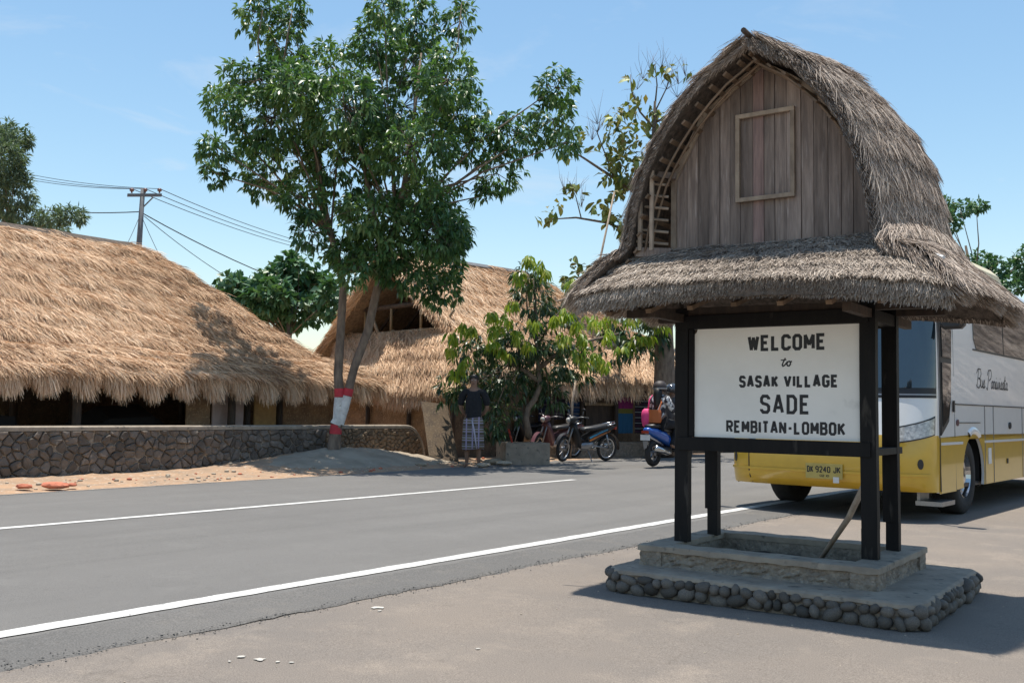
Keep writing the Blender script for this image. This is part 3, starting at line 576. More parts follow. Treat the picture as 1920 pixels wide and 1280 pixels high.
# roof: horseshoe profile swept front to back, flaring to eaves; a skirt across the front and back
def sh(z): return .10 * max(0, min(1, (2.0 - z) / .3))
C0 = .60; RP = [(0.0, 3.245), (.13, 3.17), (.29, 3.07), (.455, 2.90), (.60, 2.71), (.70, 2.52), (.765, 2.30), (.80, 2.10), (.855, 2.00), (.935, 1.91), (1.03, 1.82), (1.10, 1.735)]
def rp(v):
    v = v * (len(RP) - 1); i = min(int(v), len(RP) - 2); f = v - i; return RP[i][0] + (RP[i + 1][0] - RP[i][0]) * f, RP[i][1] + (RP[i + 1][1] - RP[i][1]) * f
def tf(z): return -.27 - .01 * (3.27 - z) if z > 2.06 else -.28 - .37 * ((2.06 - z) / .36) ** .9
def tb(z): return .79 if z > 2.06 else .79 + .28 * ((2.06 - z) / .36) ** .9
NV = 34
def side(sgn, nu=16):
    G = []
    for i in range(nu):
        u = i / (nu - 1); col = []
        for j in range(NV):
            h, z = rp(j / (NV - 1)); bz = min(1, max(0, (3.245 - z) / .16)) * (1 if z > 2.0 else max(.35, 1 - (2.0 - z) / .25)); h = h * (1 - (.085 if sgn > 0 else .0) * min(1, max(0, (3.1 - z) / .5)) * (1 - math.sin(math.pi * u) ** .5) * (z > 1.95)) + (.12 if sgn > 0 else .03) * bz * math.sin(math.pi * u) ** .6
            tl = -.03 * (h * sgn) if z < 2.0 else 0
            rr = (.06 * (abs(u - .5) * 2) ** 6 * max(0, (1.9 - z) / .2))
            col.append(tuple(sw(C0 + sh(z) + sgn * (h - rr), tf(z) + (tb(z) - tf(z)) * u, z + tl + .012 * noise2(u * 5, z * 4, 2 + sgn))))
        G.append(col)
    return G
def skirt(front, nu=26, nv=10):
    G = []
    for i in range(nu):
        u = i / (nu - 1); col = []
        for j in range(nv):
            v = j / (nv - 1); z = 2.06 - .295 * v; h = .83 + .215 * v ** .8; x = (2 * u - 1)
            zc = z - .055 * abs(x) ** 3 * v - .028 * x * v
            tfr = (-.02 * (1 - v) - .62 * v ** .9 - .03 * v + .05 * abs(x) ** 5 * v) if front else (.53 + .46 * v ** .85 - .05 * abs(x) ** 5 * v)
            col.append(tuple(sw(C0 + .10 * v + x * h, tfr, zc + .008 * noise2(u * 9, v * 3, 4))))
        G.append(col)
    return G
GLs, GRs, GF, GB = side(-1), side(1), skirt(True), skirt(False)
for G, sg in ((GLs, -1), (GRs, 1)): adopt(shell('thatch_body', G, .045 if sg > 0 else .02, m_greythatch_base, None, off=-SU * sg * (.05 if sg > 0 else .035)))
for G in (GF, GB): adopt(shell('skirt_body', G, .085, m_greythatch_base, None))
cen = np.array(sw(C0, .25, 1.2))
adopt(thatch('thatch', [GLs, GRs], 120000, .115, .0034, m_straw_s, None, out=cen, lift=.24, jit=.34, droop=.3, off=.008, courses=11, step=.014, patch=.12))
adopt(thatch('skirt_thatch', [GF, GB], 62000, .058, .0036, m_straw_b, None, lift=.3, jit=.45, droop=.15, off=.006, courses=4, step=.012, patch=.1))
for G, sg in ((GLs, -1), (GRs, 1)):
    G = np.array(G); adopt(fringe('eave_straw', G[:, -1], SU * sg * .8 + Vector((0, 0, -.6)), 14000, .065, .0036, m_straw_s, None, SU * sg * .5 + Vector((0, 0, .85)), thick=.07, droop=.35))
    adopt(fringe('rim_straw', G[0, :], -SV * .30 + Vector((0, 0, -.8)) + SU * sg * .5, 9000 if sg > 0 else 4500, .05 if sg > 0 else .04, .0036, m_straw_s, None, SU * sg * 1.0 + Vector((0, 0, .35)), thick=.055 if sg > 0 else .035, droop=.2, jit=.4))
adopt(fringe('front_eave_straw', np.array(GF)[:, -1], -SV * .7 + Vector((0, 0, -.75)), 17000, .05, .0036, m_straw_b, None, -SV * .4 + Vector((0, 0, .9)), thick=.085, droop=.3))
adopt(fringe('back_eave_straw', np.array(GB)[:, -1], SV * .8 + Vector((0, 0, -.55)), 6000, .05, .0036, m_straw_b, None, SV * .4 + Vector((0, 0, .9)), thick=.08, droop=.3))
# ridge pole poking out at the peak, and bound ridge straw
b = MB(); b.tube([sw(C0, -.36, 3.262), sw(C0 + .003, .1, 3.238), sw(C0, .83, 3.245)], [.016, .02, .018], 8); spart(b, 'ridge_pole', m_darkwood)
RG = np.array([[tuple(sw(C0 + s, -.30 + i * .09, 3.262 - abs(s) * .75)) for s in (0, .04, .09, .15)] for i in range(13)]); RG2 = np.array([[tuple(sw(C0 - s, -.30 + i * .09, 3.262 - abs(s) * .75)) for s in (0, .04, .09, .15)] for i in range(13)])
adopt(thatch('ridge_straw', [RG, RG2], 7000, .13, .0036, m_straw_s, None, lift=.2, jit=.45, droop=.3, off=.012))
# plank gable, front and back
AR = [(-.575, 2.055), (-.575, 2.53), (-.56, 2.58), (-.47, 2.76), (-.375, 2.90), (-.19, 3.045), (0, 3.165), (.19, 3.045), (.375, 2.90), (.50, 2.76), (.62, 2.58), (.665, 2.40), (.665, 2.055)]
def arch(s):
    s = max(-.5749, min(.6649, s))
    for (x0, z0), (x1, z1) in zip(AR[1:-1], AR[2:-1]):
        if x0 <= s <= x1 and x1 > x0: return z0 + (z1 - z0) * (s - x0) / (x1 - x0)
    return 2.53
xs = [-.575]; 
while xs[-1] < .625: xs.append(xs[-1] + random.uniform(.064, .088))
xs[-1] = .665; CG = .575
for (a0, a1) in zip(xs, xs[1:]):
    red = a0 < .005 < a1; mid = (a0 + a1) / 2; k = random.uniform(-.004, .004); g = .0018
    poly = [(a0 + g, 2.05), (a1 - g, 2.05), (a1 - g, arch(a1 - g))] + ([(0, 3.165)] if a0 < 0 < a1 else []) + [(a0 + g, arch(a0 + g))]
    b = MB(); b.prism([sw(CG + x, .002 + k, z) for x, z in poly], SV * .018); spart(b, 'plank', m_redplank if red else m_plank)
    b = MB(); b.prism([sw(CG + x, .515 - k, z) for x, z in poly], SV * .018); spart(b, 'plank', m_plank)
def bar(p, q, w, d, name, mat, up=None, par=None):
    p, q = Vector(p), Vector(q); a = (q - p).normalized(); n = up or SV; n = (n - a * n.dot(a)).normalized(); c = a.cross(n); b = MB()
    b.box((p + q) / 2, ((q - p).length, w, d), (a, c, n)); return spart(b, name, mat, bevel=.002)
for sg in (-1, 1):
    pts = [(sg * .578, 2.05), (sg * .578, 2.53), (sg * .375, 2.90), (sg * .19, 3.045), (sg * .012, 3.16)]
    for (x0, z0), (x1, z1) in zip(pts[1:], pts[2:]): bar(sw(CG + x0, -.016, z0), sw(CG + x1, -.016, z1), .038, .022, 'gable_trim', m_frame)
    if sg < 0: bar(sw(CG + pts[0][0], -.016, 2.05), sw(CG + pts[1][0], -.016, 2.53), .034, .022, 'gable_trim', m_frame)
bar(sw(CG - .6, -.016, 2.062), sw(CG + .58, -.016, 2.062), .03, .02, 'gable_trim', m_plank)
wx0, wx1, wz0, wz1 = .414, .781, 2.345, 2.862
for p, q in (((wx0, wz0), (wx1, wz0)), ((wx0, wz1), (wx1, wz1)), ((wx0 + .012, wz0 + .012), (wx0 + .012, wz1 - .012)), ((wx1 - .012, wz0 + .012), (wx1 - .012, wz1 - .012))):
    bar(sw(p[0], -.018, p[1]), sw(q[0], -.018, q[1]), .026, .024, 'window_frame', m_frame)
# the lattice of battens under the roof's front overhang
for k, v in enumerate([.04, .09, .14, .19, .24, .29, .34, .39, .44, .49, .54, .59, .64, .70, .76]):
    h, z = rp(v)
    for sg in (-1, 1):
        bar(sw(C0 + sg * (h - .055 - (.05 if sg > 0 else 0)), tf(z) + .02, z - .05), sw(C0 + sg * (h - .055), .78, z - .05), .032, .014, 'batten', m_lath, up=Vector((sg * SU.x, sg * SU.y, 1)))
for t in (-.20, -.12, .1, .4, .75):
    for sg in (-1, 1):
        b = MB(); b.tube([sw(C0 + sg * max(0, h - .085), t, z - .075) for h, z in (rp(.05 + .68 * i / 12) for i in range(13))], .0075, 6); spart(b, 'rafter', m_lath)
for (s_, t_) in ((-.055, -.22), (.0 - .125, -.24)):
    b = MB(); b.box(sw(s_, t_, 2.30), (.022, .02, .50), AX); spart(b, 'lattice_post', m_frame)
for i in range(6):
    b = MB(); b.tube([sw(-.18, -.20, 2.12 + i * .075), sw(.0, -.10, 2.10 + i * .075)], .009, 6); spart(b, 'lattice_bar', m_frame)
bar(sw(-.19, -.20, 2.555), sw(.03, -.06, 2.535), .04, .04, 'wall_plate', m_plank, up=Vector((0, 0, 1))); bar(sw(-.17, -.22, 2.045), sw(.0, -.08, 2.045), .05, .06, 'wall_plate', m_plank, up=Vector((0, 0, 1)))
for s_ in (-.02, WS + .02):
    for t_ in (.0,): pass
bar(sw(-.35, .03, 1.685), sw(1.5, .03, 1.665), .05, .05, 'eave_beam', m_darkwood); bar(sw(-.35, DS - .03, 1.685), sw(1.5, DS - .03, 1.665), .05, .05, 'eave_beam', m_darkwood)
bar(sw(.04, -.40, 1.64), sw(.04, .9, 1.64), .045, .05, 'eave_beam', m_darkwood, up=Vector((0, 0, 1))); bar(sw(WS - .04, -.40, 1.625), sw(WS - .04, .9, 1.625), .045, .05, 'eave_beam', m_darkwood, up=Vector((0, 0, 1)))
for i in range(7):
    s_ = -.2 + i * .265; bar(sw(s_, -.49, 1.655 - .02 * abs(i - 3) / 3), sw(s_, .02, 1.80), .035, .026, 'eave_rafter', m_lath, up=Vector((0, 0, 1)))
b = MB(); b.tube([sw(1.47, -.24, 1.95), sw(1.70, -.52, 1.83)], .009, 6); spart(b, 'hip_stick', m_pwhite)
b = MB(); b.tube([sw(-.62, -.42, 1.74), sw(-.30, -.28, 1.86), sw(-.2, -.24, 1.91)], .007, 6); spart(b, 'hip_stick', m_frame)
# a pole leaning in the hollow plinth
b = MB(); b.tube([gnd(1538, 1048, .155), (gnd(1538, 1048, .155) + sw(1.20, .12, .72)) / 2 + Vector((.006, 0, .004)), sw(1.155, .13, .72)], [.0145, .018, .019], 10)
tag(b.build('wooden_pole', m_frame, smooth=True), 'pale wooden pole leaning inside the hollow plinth of the welcome sign', 'pole')

# ================================================================== STONE WALL along the far verge
WALL = thing('stone_wall', 'low rubble stone wall with a smooth grey cap beside the far side of the road', 'wall', rd(9, 13.4, 0))
WL, WA0, WA1, WH = 13.3, 5.0, 14.75, .665
def walltop(a): return WH if a < 14.25 else WH * math.sqrt(max(.02, 1 - ((a - 14.25) / .52) ** 2))
b = MB(); b.loft([[rd(a, WL + .018, -.05), rd(a, WL + .018, walltop(a)), rd(a, WL + .3, walltop(a)), rd(a, WL + .3, -.05)] for a in [WA0 + (WA1 - WA0) * i / 60 for i in range(61)]]); adopt(b.build('wall_core', m_mortar), WALL)
b = MB(); cap = [(a, WH) for a in np.linspace(WA0, 14.25, 50)] + [(14.25 + .52 * math.sin(R_(x)), WH * math.cos(R_(x))) for x in range(8, 89, 8)] + [(14.77, -.02)]
rg = []
for i, (a, z) in enumerate(cap):
    a2, z2 = cap[min(i + 1, len(cap) - 1)]; a1, z1 = cap[max(i - 1, 0)]; d = Vector((a2 - a1, z2 - z1)).normalized(); n = Vector((-d.y, d.x)); j = .004 * noise2(a * 3, z, 2)
    rg.append([rd(a + n.x * h, WL + l + j, z + n.y * h) for l, h in ((-.02, -.005), (-.02, .045), (0, .06), (.32, .06), (.34, -.005))])
b.loft(rg); adopt(b.build('wall_cap', m_concrete, fix=True), WALL)
# irregular stones packed over the face: cells of a jittered mesh, each its own stone
def clip(poly, p, n):
    o = []; k = len(poly)
    for i in range(k):
        a, c = poly[i], poly[(i + 1) % k]; da, dc = (a[0] - p[0]) * n[0] + (a[1] - p[1]) * n[1], (c[0] - p[0]) * n[0] + (c[1] - p[1]) * n[1]
        if da <= 0: o.append(a)
        if da * dc < 0: t = da / (da - dc); o.append((a[0] + (c[0] - a[0]) * t, a[1] + (c[1] - a[1]) * t))
    return o
NST = [0]; FILL = MB()
def stones(a0, a1, nx, nz, mat, l, parent, zlo, jit=.38):
    pts = []
    for i in range(nx):
        for j in range(nz):
            pts.append((a0 + (a1 - a0) * (i + .5 + (j % 2) * .5 - .25 + random.uniform(-jit, jit)) / nx, zlo + (WH - zlo) * (j + .5 + random.uniform(-jit, jit)) / nz))
    for i, p in enumerate(pts):
        poly = [(a0, zlo), (a1, zlo), (a1, WH - .005), (a0, WH - .005)]
        for k, q in enumerate(pts):
            if k != i and abs(q[0] - p[0]) < .6 and poly: m = ((p[0] + q[0]) / 2, (p[1] + q[1]) / 2); poly = clip(poly, m, (q[0] - p[0], q[1] - p[1]))
        if len(poly) < 3: continue
        poly = [q for q in poly]; cx, cz = sum(q[0] for q in poly) / len(poly), sum(q[1] for q in poly) / len(poly)
        if cz > walltop(cx) - .02: continue
        # soften: add midpoints pulled in or out a little
        pp = []
        for q, r in zip(poly, poly[1:] + poly[:1]):
            g_ = random.uniform(.90, .97); pp.append((q[0] * g_ + cx * (1 - g_), q[1] * g_ + cz * (1 - g_))); e = random.uniform(.94, 1.03)
            if math.hypot(r[0] - q[0], r[1] - q[1]) > .05: pp.append(((q[0] + r[0]) / 2 * e + cx * (1 - e), (q[1] + r[1]) / 2 * e + cz * (1 - e)))
        pp = [(x, min(z, walltop(x) - .008)) for x, z in pp]; h = random.uniform(.008, .045); b = MB(); n = len(pp); tx, tz = random.uniform(-.2, .2), random.uniform(-.2, .2)
        R = lambda s, o: [rd(cx + (x - cx) * s, l - o - (x - cx) * tx - (z - cz) * tz, cz + (z - cz) * s) for x, z in pp]
        r3 = [v + RN * random.uniform(-.008, .008) for v in R(.72, h + .012)]
        b.loft([R(.96, -.05), R(.96, h * .45), [v + RN * random.uniform(-.006, .006) for v in R(.88, h)], r3], cap=False); k = len(b.v)
        b.add(r3 + [rd(cx, l - h - .016, cz)], [(i, (i + 1) % n, n) for i in range(n)]); NST[0] += 1
        if NST[0] <= 300: adopt(b.build('stone', mat, smooth=False), parent)
        else: FILL.add(b.v, b.f)
stones(5.02, 12.15, 41, 7, m_stone, WL + .02, WALL, -.03, .42)
stones(12.15, 14.75, 22, 8, m_lstone, WL + .02, WALL, .1, .42)
stuff(adopt(FILL.build('small_stones', m_lstone), WALL))

# ================================================================== BIG THATCHED HUT behind the wall
HUT = thing('thatched_hut', 'broad golden thatched roof sweeping down to shaggy eaves behind the low stone wall', 'hut', rd(9, 17, 0))
PH = [(0, 17.0, 4.02), (.1, 16.72, 3.84), (.25, 16.2, 3.38), (.4, 15.65, 2.86), (.55, 15.1, 2.36), (.7, 14.6, 1.93), (.82, 14.25, 1.76), (.92, 14.02, 1.61), (1, 13.9, 1.50)]
def ph(v):
    for (v0, l0, z0), (v1, l1, z1) in zip(PH, PH[1:]):
        if v <= v1: f = (v - v0) / (v1 - v0); return l0 + (l1 - l0) * f, z0 + (z1 - z0) * f
    return PH[-1][1:]
def hip_a(v): return 10.45 + (14.2 - 10.45) * v ** 1.0
NVH = 30
Gf = [[tuple(rd(2.0 + (hip_a(j / NVH) - 2.0) * i / 40, ph(j / NVH)[0] + .05 * noise2(i * .35, j * .3, 2), ph(j / NVH)[1] + .04 * noise2(i * .4, j * .5, 5) + (.05 if i == 40 else 0))) for j in range(NVH + 1)] for i in range(41)]
Gs = [[tuple(rd(hip_a(v) + .04 * noise2(i, v * 9, 3), ph(v)[0] + (17.0 + (3.4 * v) - ph(v)[0]) * i / 14, ph(v)[1] + .05 * (1 - i / 14))) for v in (j / NVH for j in range(NVH + 1))] for i in range(15)]
Gb = [[tuple(rd(2.0 + (hip_a(j / 8) - 2.0) * i / 8, 34.0 - ph(j / 8)[0], ph(j / 8)[1])) for j in range(9)] for i in range(9)]
for G in (Gf, Gs): adopt(shell('thatch_body', G, .16, m_gthatch_base, None), HUT)
adopt(shell('back_thatch', Gb, .16, m_gthatch_base, None), HUT)
hc = np.array(rd(8, 17, 0))
adopt(thatch('thatch', [Gf], 150000, .24, .0078, m_straw_g, None, lift=.34, jit=.42, droop=.35, off=.016, courses=9, step=.05), HUT)
adopt(thatch('hip_thatch', [Gs], 28000, .24, .0078, m_straw_g, None, out=hc, lift=.34, jit=.42, droop=.35, off=.016, courses=9, step=.05), HUT)
E1 = np.array(Gf)[:, -1]; dn = -RN * .45 + Vector((0, 0, -1))
adopt(fringe('eave_straw', E1 + np.array([0, 0, -.02]), dn, 26000, .25, .0078, m_straw_g, None, -RN * .9 + Vector((0, 0, .45)), jit=.22, droop=.5, thick=.15), HUT)
adopt(fringe('inner_eave_straw', E1 + np.array(RN * .12)[:] + np.array([0, 0, -.10]), dn, 6000, .2, .010, m_straw_g, None, -RN * .9 + Vector((0, 0, .45)), jit=.25, droop=.5, thick=.12), HUT)
E2 = np.array(Gs)[:, -1]; adopt(fringe('hip_eave_straw', E2, RD * .45 + Vector((0, 0, -1)), 7000, .28, .0078, m_straw_g, None, RD * .9 + Vector((0, 0, .45)), jit=.22, droop=.5, thick=.14), HUT)
b = MB(); b.loft([[rd(a, 16.85, 4.0 + .008 * noise2(a * 2, 0)), rd(a, 17, 4.11 + .012 * noise2(a * 2, 1)), rd(a, 17.15, 4.0), rd(a, 17, 3.93)] for a in np.linspace(2, 10.5, 30)]); adopt(b.build('ridge_cap', m_greythatch_base), HUT)
def hpost(a, l, r, z1, mat=m_darkwood, name='post'):
    b = MB(); b.tube([rd(a, l, -.05), rd(a + .01, l, z1 * .5), rd(a, l, z1)], [r, r * .95, r * .9], 8); return adopt(b.build(name, mat, smooth=True), HUT)
for a in (5.3, 8.05, 10.9, 13.5):
    hpost(a, 14.35, .075, 1.72)
    if a < 10: hpost(a + .3, 16.9, .07, 3.6)
    hpost(a, 19.6, .07, 1.5)
def panel(a0, l0, a1, l1, z0, z1, mat, root, name='woven_panel', th=.03, tilt=0):
    p, q = rd(a0, l0, 0), rd(a1, l1, 0); d = (q - p).normalized(); n = d.cross(Vector((0, 0, 1))); b = MB()
    b.prism([p + Vector((0, 0, z0)), q + Vector((0, 0, z0)), q + n * tilt + Vector((0, 0, z1)), p + n * tilt + Vector((0, 0, z1))], n * th); return adopt(b.build(name, mat), root)
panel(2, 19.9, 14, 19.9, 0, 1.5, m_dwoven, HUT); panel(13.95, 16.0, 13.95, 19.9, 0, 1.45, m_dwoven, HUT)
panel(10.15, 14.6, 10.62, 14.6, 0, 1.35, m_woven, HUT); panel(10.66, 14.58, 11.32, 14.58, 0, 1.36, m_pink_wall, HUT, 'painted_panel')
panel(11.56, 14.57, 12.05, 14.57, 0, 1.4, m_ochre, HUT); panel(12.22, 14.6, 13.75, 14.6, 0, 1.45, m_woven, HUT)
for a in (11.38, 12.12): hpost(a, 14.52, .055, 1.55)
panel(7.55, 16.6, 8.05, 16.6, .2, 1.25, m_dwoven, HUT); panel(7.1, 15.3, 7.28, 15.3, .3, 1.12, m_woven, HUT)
b = MB(); b.tube([rd(3, 14.3, 1.5), rd(13.9, 14.3, 1.5)], .06, 6); adopt(b.build('eave_beam', m_darkwood), HUT)
# dark things kept in the shade of the hut
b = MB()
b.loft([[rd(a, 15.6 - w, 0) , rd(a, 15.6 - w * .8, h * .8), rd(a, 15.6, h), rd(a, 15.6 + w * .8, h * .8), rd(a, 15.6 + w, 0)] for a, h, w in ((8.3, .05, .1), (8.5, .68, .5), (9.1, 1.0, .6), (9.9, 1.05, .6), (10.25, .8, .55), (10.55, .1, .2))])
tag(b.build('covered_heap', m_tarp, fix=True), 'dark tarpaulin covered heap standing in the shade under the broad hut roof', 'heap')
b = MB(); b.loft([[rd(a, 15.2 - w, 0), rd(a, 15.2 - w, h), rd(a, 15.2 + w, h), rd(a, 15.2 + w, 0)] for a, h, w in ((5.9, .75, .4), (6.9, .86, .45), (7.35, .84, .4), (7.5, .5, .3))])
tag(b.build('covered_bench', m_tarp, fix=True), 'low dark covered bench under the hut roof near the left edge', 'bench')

# ================================================================== GABLED HUT with open loft and a lean-to
GH = thing('gabled_hut', 'golden thatched hut with an open dark gable above a thatched lean-to behind the forked tree', 'hut', at(760, 800, 22.5) * 1)
GH.location.z = 0
R0 = at(842, 616, 21.3); gd = Vector((-math.cos(R_(40)), math.sin(R_(40)), 0)); rdg = Vector((math.sin(R_(46)), math.cos(R_(46)), 0))
GW = 3.6; L0 = R0 + gd * GW; AP = R0 + gd * (GW / 2) ; AP.z = at(672, 474, AP.y).z
RE = AP + rdg * 4.3; RE.z = AP.z - .02
FE = R0 + (R0 - AP) * .52; FE.z = 2.12      # foot of the front slope, at the gable end
slope_end = FE + rdg * 6.4
def frontslope(i, j, ni=30, nj=22):
    u, v = i / ni, j / nj; top = AP + (RE - AP) * u; bot = FE + rdg * (8.6 * u); p = top + (bot - top) * v
    sag = -.10 * math.sin(math.pi * v) - .10 * v ** 6
    # rim of the gable end leans out at the top
    return p + Vector((0, 0, sag + .04 * noise2(u * 12, v * 7, 3))) - rdg * (.05 * (1 - u) ** 8)
Gm = [[tuple(frontslope(i, j)) for j in range(23)] for i in range(31)]
def endslope(i, j):
    u, v = i / 10, j / 14; e0 = FE + rdg * 8.6; bk = L0 + (L0 - AP) * .45 + rdg * 8.6; bk.z = 1.5; bot = e0 + (bk - e0) * u; p = RE + (bot - RE) * v; return p + Vector((0, 0, -.1 * math.sin(math.pi * v)))
Ge = [[tuple(endslope(i, j)) for j in range(15)] for i in range(11)]
def backslope(i, j):
    u, v = i / 10, j / 12; top = AP + (RE - AP) * u; bt = L0 + (L0 - AP) * .35; bot = bt + rdg * (8.6 * u); return top + (bot - top) * v + Vector((0, 0, -.08 * math.sin(math.pi * v))) - rdg * (.35 * (1 - u) ** 6)
Gk = [[tuple(backslope(i, j)) for j in range(13)] for i in range(11)]
for G in (Gm, Ge, Gk): adopt(shell('thatch_body', G, .14, m_gthatch_base, None), GH)
adopt(thatch('thatch', [Gm, Ge], 120000, .27, .0092, m_straw_g, None, lift=.34, jit=.42, droop=.35, off=.016, courses=8, step=.05), GH)
adopt(thatch('back_thatch', [Gk], 7000, .36, .0165, m_straw_g, None, lift=.2, jit=.24, droop=.2, off=.016), GH)
for G, sg in ((Gm, 1), (Gk, -1)):
    adopt(fringe('gable_straw', np.array(G)[0], -rdg * .35 + Vector((0, 0, -.6)) - gd * sg * .6, 4500, .26, .012, m_straw_g, None, Vector((0, 0, .8)) - gd * sg * .6, jit=.34, droop=.5, thick=.16), GH)
adopt(fringe('eave_straw', np.array(Gm)[:, -1], -gd * .55 + Vector((0, 0, -1)), 15000, .34, .0105, m_straw_g, None, -gd * .9 + Vector((0, 0, .5)), jit=.25, droop=.5, thick=.16), GH)
b = MB(); b.loft([[p - gd * .12 + Vector((0, 0, -.02)), p + Vector((0, 0, .07)), p + gd * .12 + Vector((0, 0, -.02)), p + Vector((0, 0, -.1))] for p in (AP + (RE - AP) * (i / 12) + Vector((0, 0, .01)) for i in range(13))]); adopt(b.build('ridge_cap', m_pole), GH)
def gbar(p, q, r, mat=m_bamboo, name='bamboo_post'):
    b = MB(); b.tube([p, q], r, 7); return adopt(b.build(name, mat, smooth=True), GH)
SL = R0 + rdg * .08; sill = lambda u, z=0: R0 + gd * (GW * u) + rdg * .1 + Vector((0, 0, z))
gbar(sill(-.02, .03), sill(1.0, -.06), .05, m_bamboo, 'sill_beam'); gbar(sill(.22, .62), sill(.86, .56), .06, m_darkwood, 'tie_beam')
for u, r in ((.27, .034), (.54, .034), (.79, .03)): gbar(sill(u, 0), sill(u, .60), r, m_bamboo)
gbar(sill(.10, 0), sill(-.03 + .13 * 0 + .02, .42), .03, m_bamboo, 'brace'); gbar(sill(.66, 0), sill(.74, .5), .04, m_frame, 'brace'); gbar(sill(.13, 0), sill(.13, .35), .018, m_darkwood)
for k in (0, .12): gbar(L0 + rdg * (.05 + k) + gd * .25 + Vector((0, 0, -.35)), AP + rdg * (.05 + k) - Vector((0, 0, .18)), .05, m_darkwood, 'bargeboard'); gbar(R0 + rdg * (.05 + k) - Vector((0, 0, .1)), AP + rdg * (.05 + k) - Vector((0, 0, .18)), .05, m_darkwood, 'bargeboard')
for k in range(1, 6): p = rdg * (k * .7); gbar(R0 + p - Vector((0, 0, .42)), AP + p - Vector((0, 0, .5)), .04, m_darkwood, 'rafter'); gbar(L0 + p - Vector((0, 0, .42)), AP + p - Vector((0, 0, .5)), .04, m_darkwood, 'rafter')
b = MB(); fl = [sill(.12, -.1), sill(.95, -.12), sill(.95, -.12) + rdg * 5, sill(.12, -.1) + rdg * 5]; b.prism(fl, (0, 0, -.05)); adopt(b.build('loft_floor', m_darkwood, fix=True), GH)
# lean-to below the gable
ot = Vector((.22, -1.25, 0))
def lean(i, j):
    u, v = i / 20, j / 12; top = sill(-.06 + 1.1 * u, .0); bot = R0 + gd * (GW * (-.10 + 1.15 * u)) + ot; bot.z = 1.52; p = top + (bot - top) * v
    return p + Vector((0, 0, .10 * math.sin(math.pi * v) - .04 * v ** 5 + .02 * noise2(u * 9, v * 5, 1)))
Gl = [[tuple(lean(i, j)) for j in range(13)] for i in range(21)]
adopt(shell('lean_to_body', Gl, .13, m_gthatch_base, None), GH)
adopt(thatch('lean_to_thatch', [Gl], 40000, .26, .0092, m_straw_g, None, lift=.34, jit=.42, droop=.35, off=.016, courses=4, step=.05), GH)
adopt(fringe('lean_to_eave_straw', np.array(Gl)[:, -1], Vector((.1, -.6, -1)), 9000, .32, .0105, m_straw_g, None, -rdg * .9 + Vector((0, 0, .5)), jit=.28, droop=.5, thick=.16), GH)
adopt(fringe('lean_to_side_straw', np.array(Gl)[0], -gd * .35 + Vector((0, -.35, -.9)), 2600, .26, .011, m_straw_g, None, -gd * .7 + Vector((0, 0, .7)), jit=.3, droop=.6, thick=.16), GH)
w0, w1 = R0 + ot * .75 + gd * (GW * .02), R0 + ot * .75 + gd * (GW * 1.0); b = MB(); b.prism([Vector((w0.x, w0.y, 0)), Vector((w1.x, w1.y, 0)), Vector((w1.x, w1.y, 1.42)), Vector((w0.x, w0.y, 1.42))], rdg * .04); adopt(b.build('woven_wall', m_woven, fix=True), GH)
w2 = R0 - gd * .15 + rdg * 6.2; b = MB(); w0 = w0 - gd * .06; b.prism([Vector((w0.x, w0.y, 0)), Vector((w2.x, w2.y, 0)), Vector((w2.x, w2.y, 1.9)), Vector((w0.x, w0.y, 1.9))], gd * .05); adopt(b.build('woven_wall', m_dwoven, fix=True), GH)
for u in (.0, .36, .72): p = R0 + ot * .85 + gd * (GW * u); gbar(Vector((p.x, p.y, 0)), Vector((p.x, p.y, 1.5)), .05, m_darkwood, 'post')
# brown woven mat stood against the lean-to, tree shade put into its colour
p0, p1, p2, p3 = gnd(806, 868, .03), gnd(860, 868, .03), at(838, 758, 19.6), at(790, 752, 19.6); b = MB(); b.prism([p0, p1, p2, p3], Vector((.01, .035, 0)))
tag(b.build('leaning_mat', m_shadedmat, fix=True), 'tall woven bamboo mat leaning by the end of the stone wall', 'mat')

# ================================================================== ROADSIDE STALLS to the right of the hut
ST = thing('roadside_stall', 'open thatched stall on thin posts behind the parked motorbikes', 'stall', gnd(1120, 840, 0))
def sadopt(o): return adopt(o, ST)
sy = 23.6
A0, A1 = at(1030, 662, sy - .5), at(1330, 652, sy + 1.5); B0, B1 = at(1040, 706, sy - 1.9), at(1345, 712, sy + .2)
Gst = [[tuple((A0 + (A1 - A0) * (i / 24)) + ((B0 + (B1 - B0) * (i / 24)) - (A0 + (A1 - A0) * (i / 24))) * (j / 10) + Vector((0, 0, .1 * math.sin(math.pi * j / 10) + .02 * noise2(i * .5, j * .4, 3)))) for j in range(11)] for i in range(25)]
sadopt(shell('thatch_body', Gst, .12, m_gthatch_base, None)); sadopt(thatch('thatch', [Gst], 28000, .27, .0092, m_straw_g, None, lift=.3, jit=.36, droop=.3, off=.016))
dE = (B1 - B0).normalized().cross(Vector((0, 0, 1))); sadopt(fringe('eave_straw', np.array(Gst)[:, -1], dE * .5 + Vector((0, 0, -1)), 12000, .36, .0105, m_straw_g, None, dE * .9 + Vector((0, 0, .5)), jit=.25, droop=.5, thick=.15))
A2, A3, B2, B3 = at(1095, 690, sy + .6), at(1330, 695, sy + 2), at(1135, 735, sy - .6), at(1262, 738, sy + .6)
b = MB(); b.prism([A2, A3, B3, B2], (0, 0, -.06)); sadopt(b.build('inner_roof', m_greythatch_base, fix=True))
def sp(px, Y, r, ytop, mat=m_darkwood, name='post', base=.0, dx=0):
    t = at(px, ytop, Y); b = MB(); b.tube([Vector((t.x + dx, t.y, base)), t], r, 7); return sadopt(b.build(name, mat, smooth=True))
for px, Y, yt in ((1036, 21.9, 700), (1092, 22.3, 700), (1156, 22.6, 700), (1246, 23.4, 700)): sp(px, Y, .05, yt)
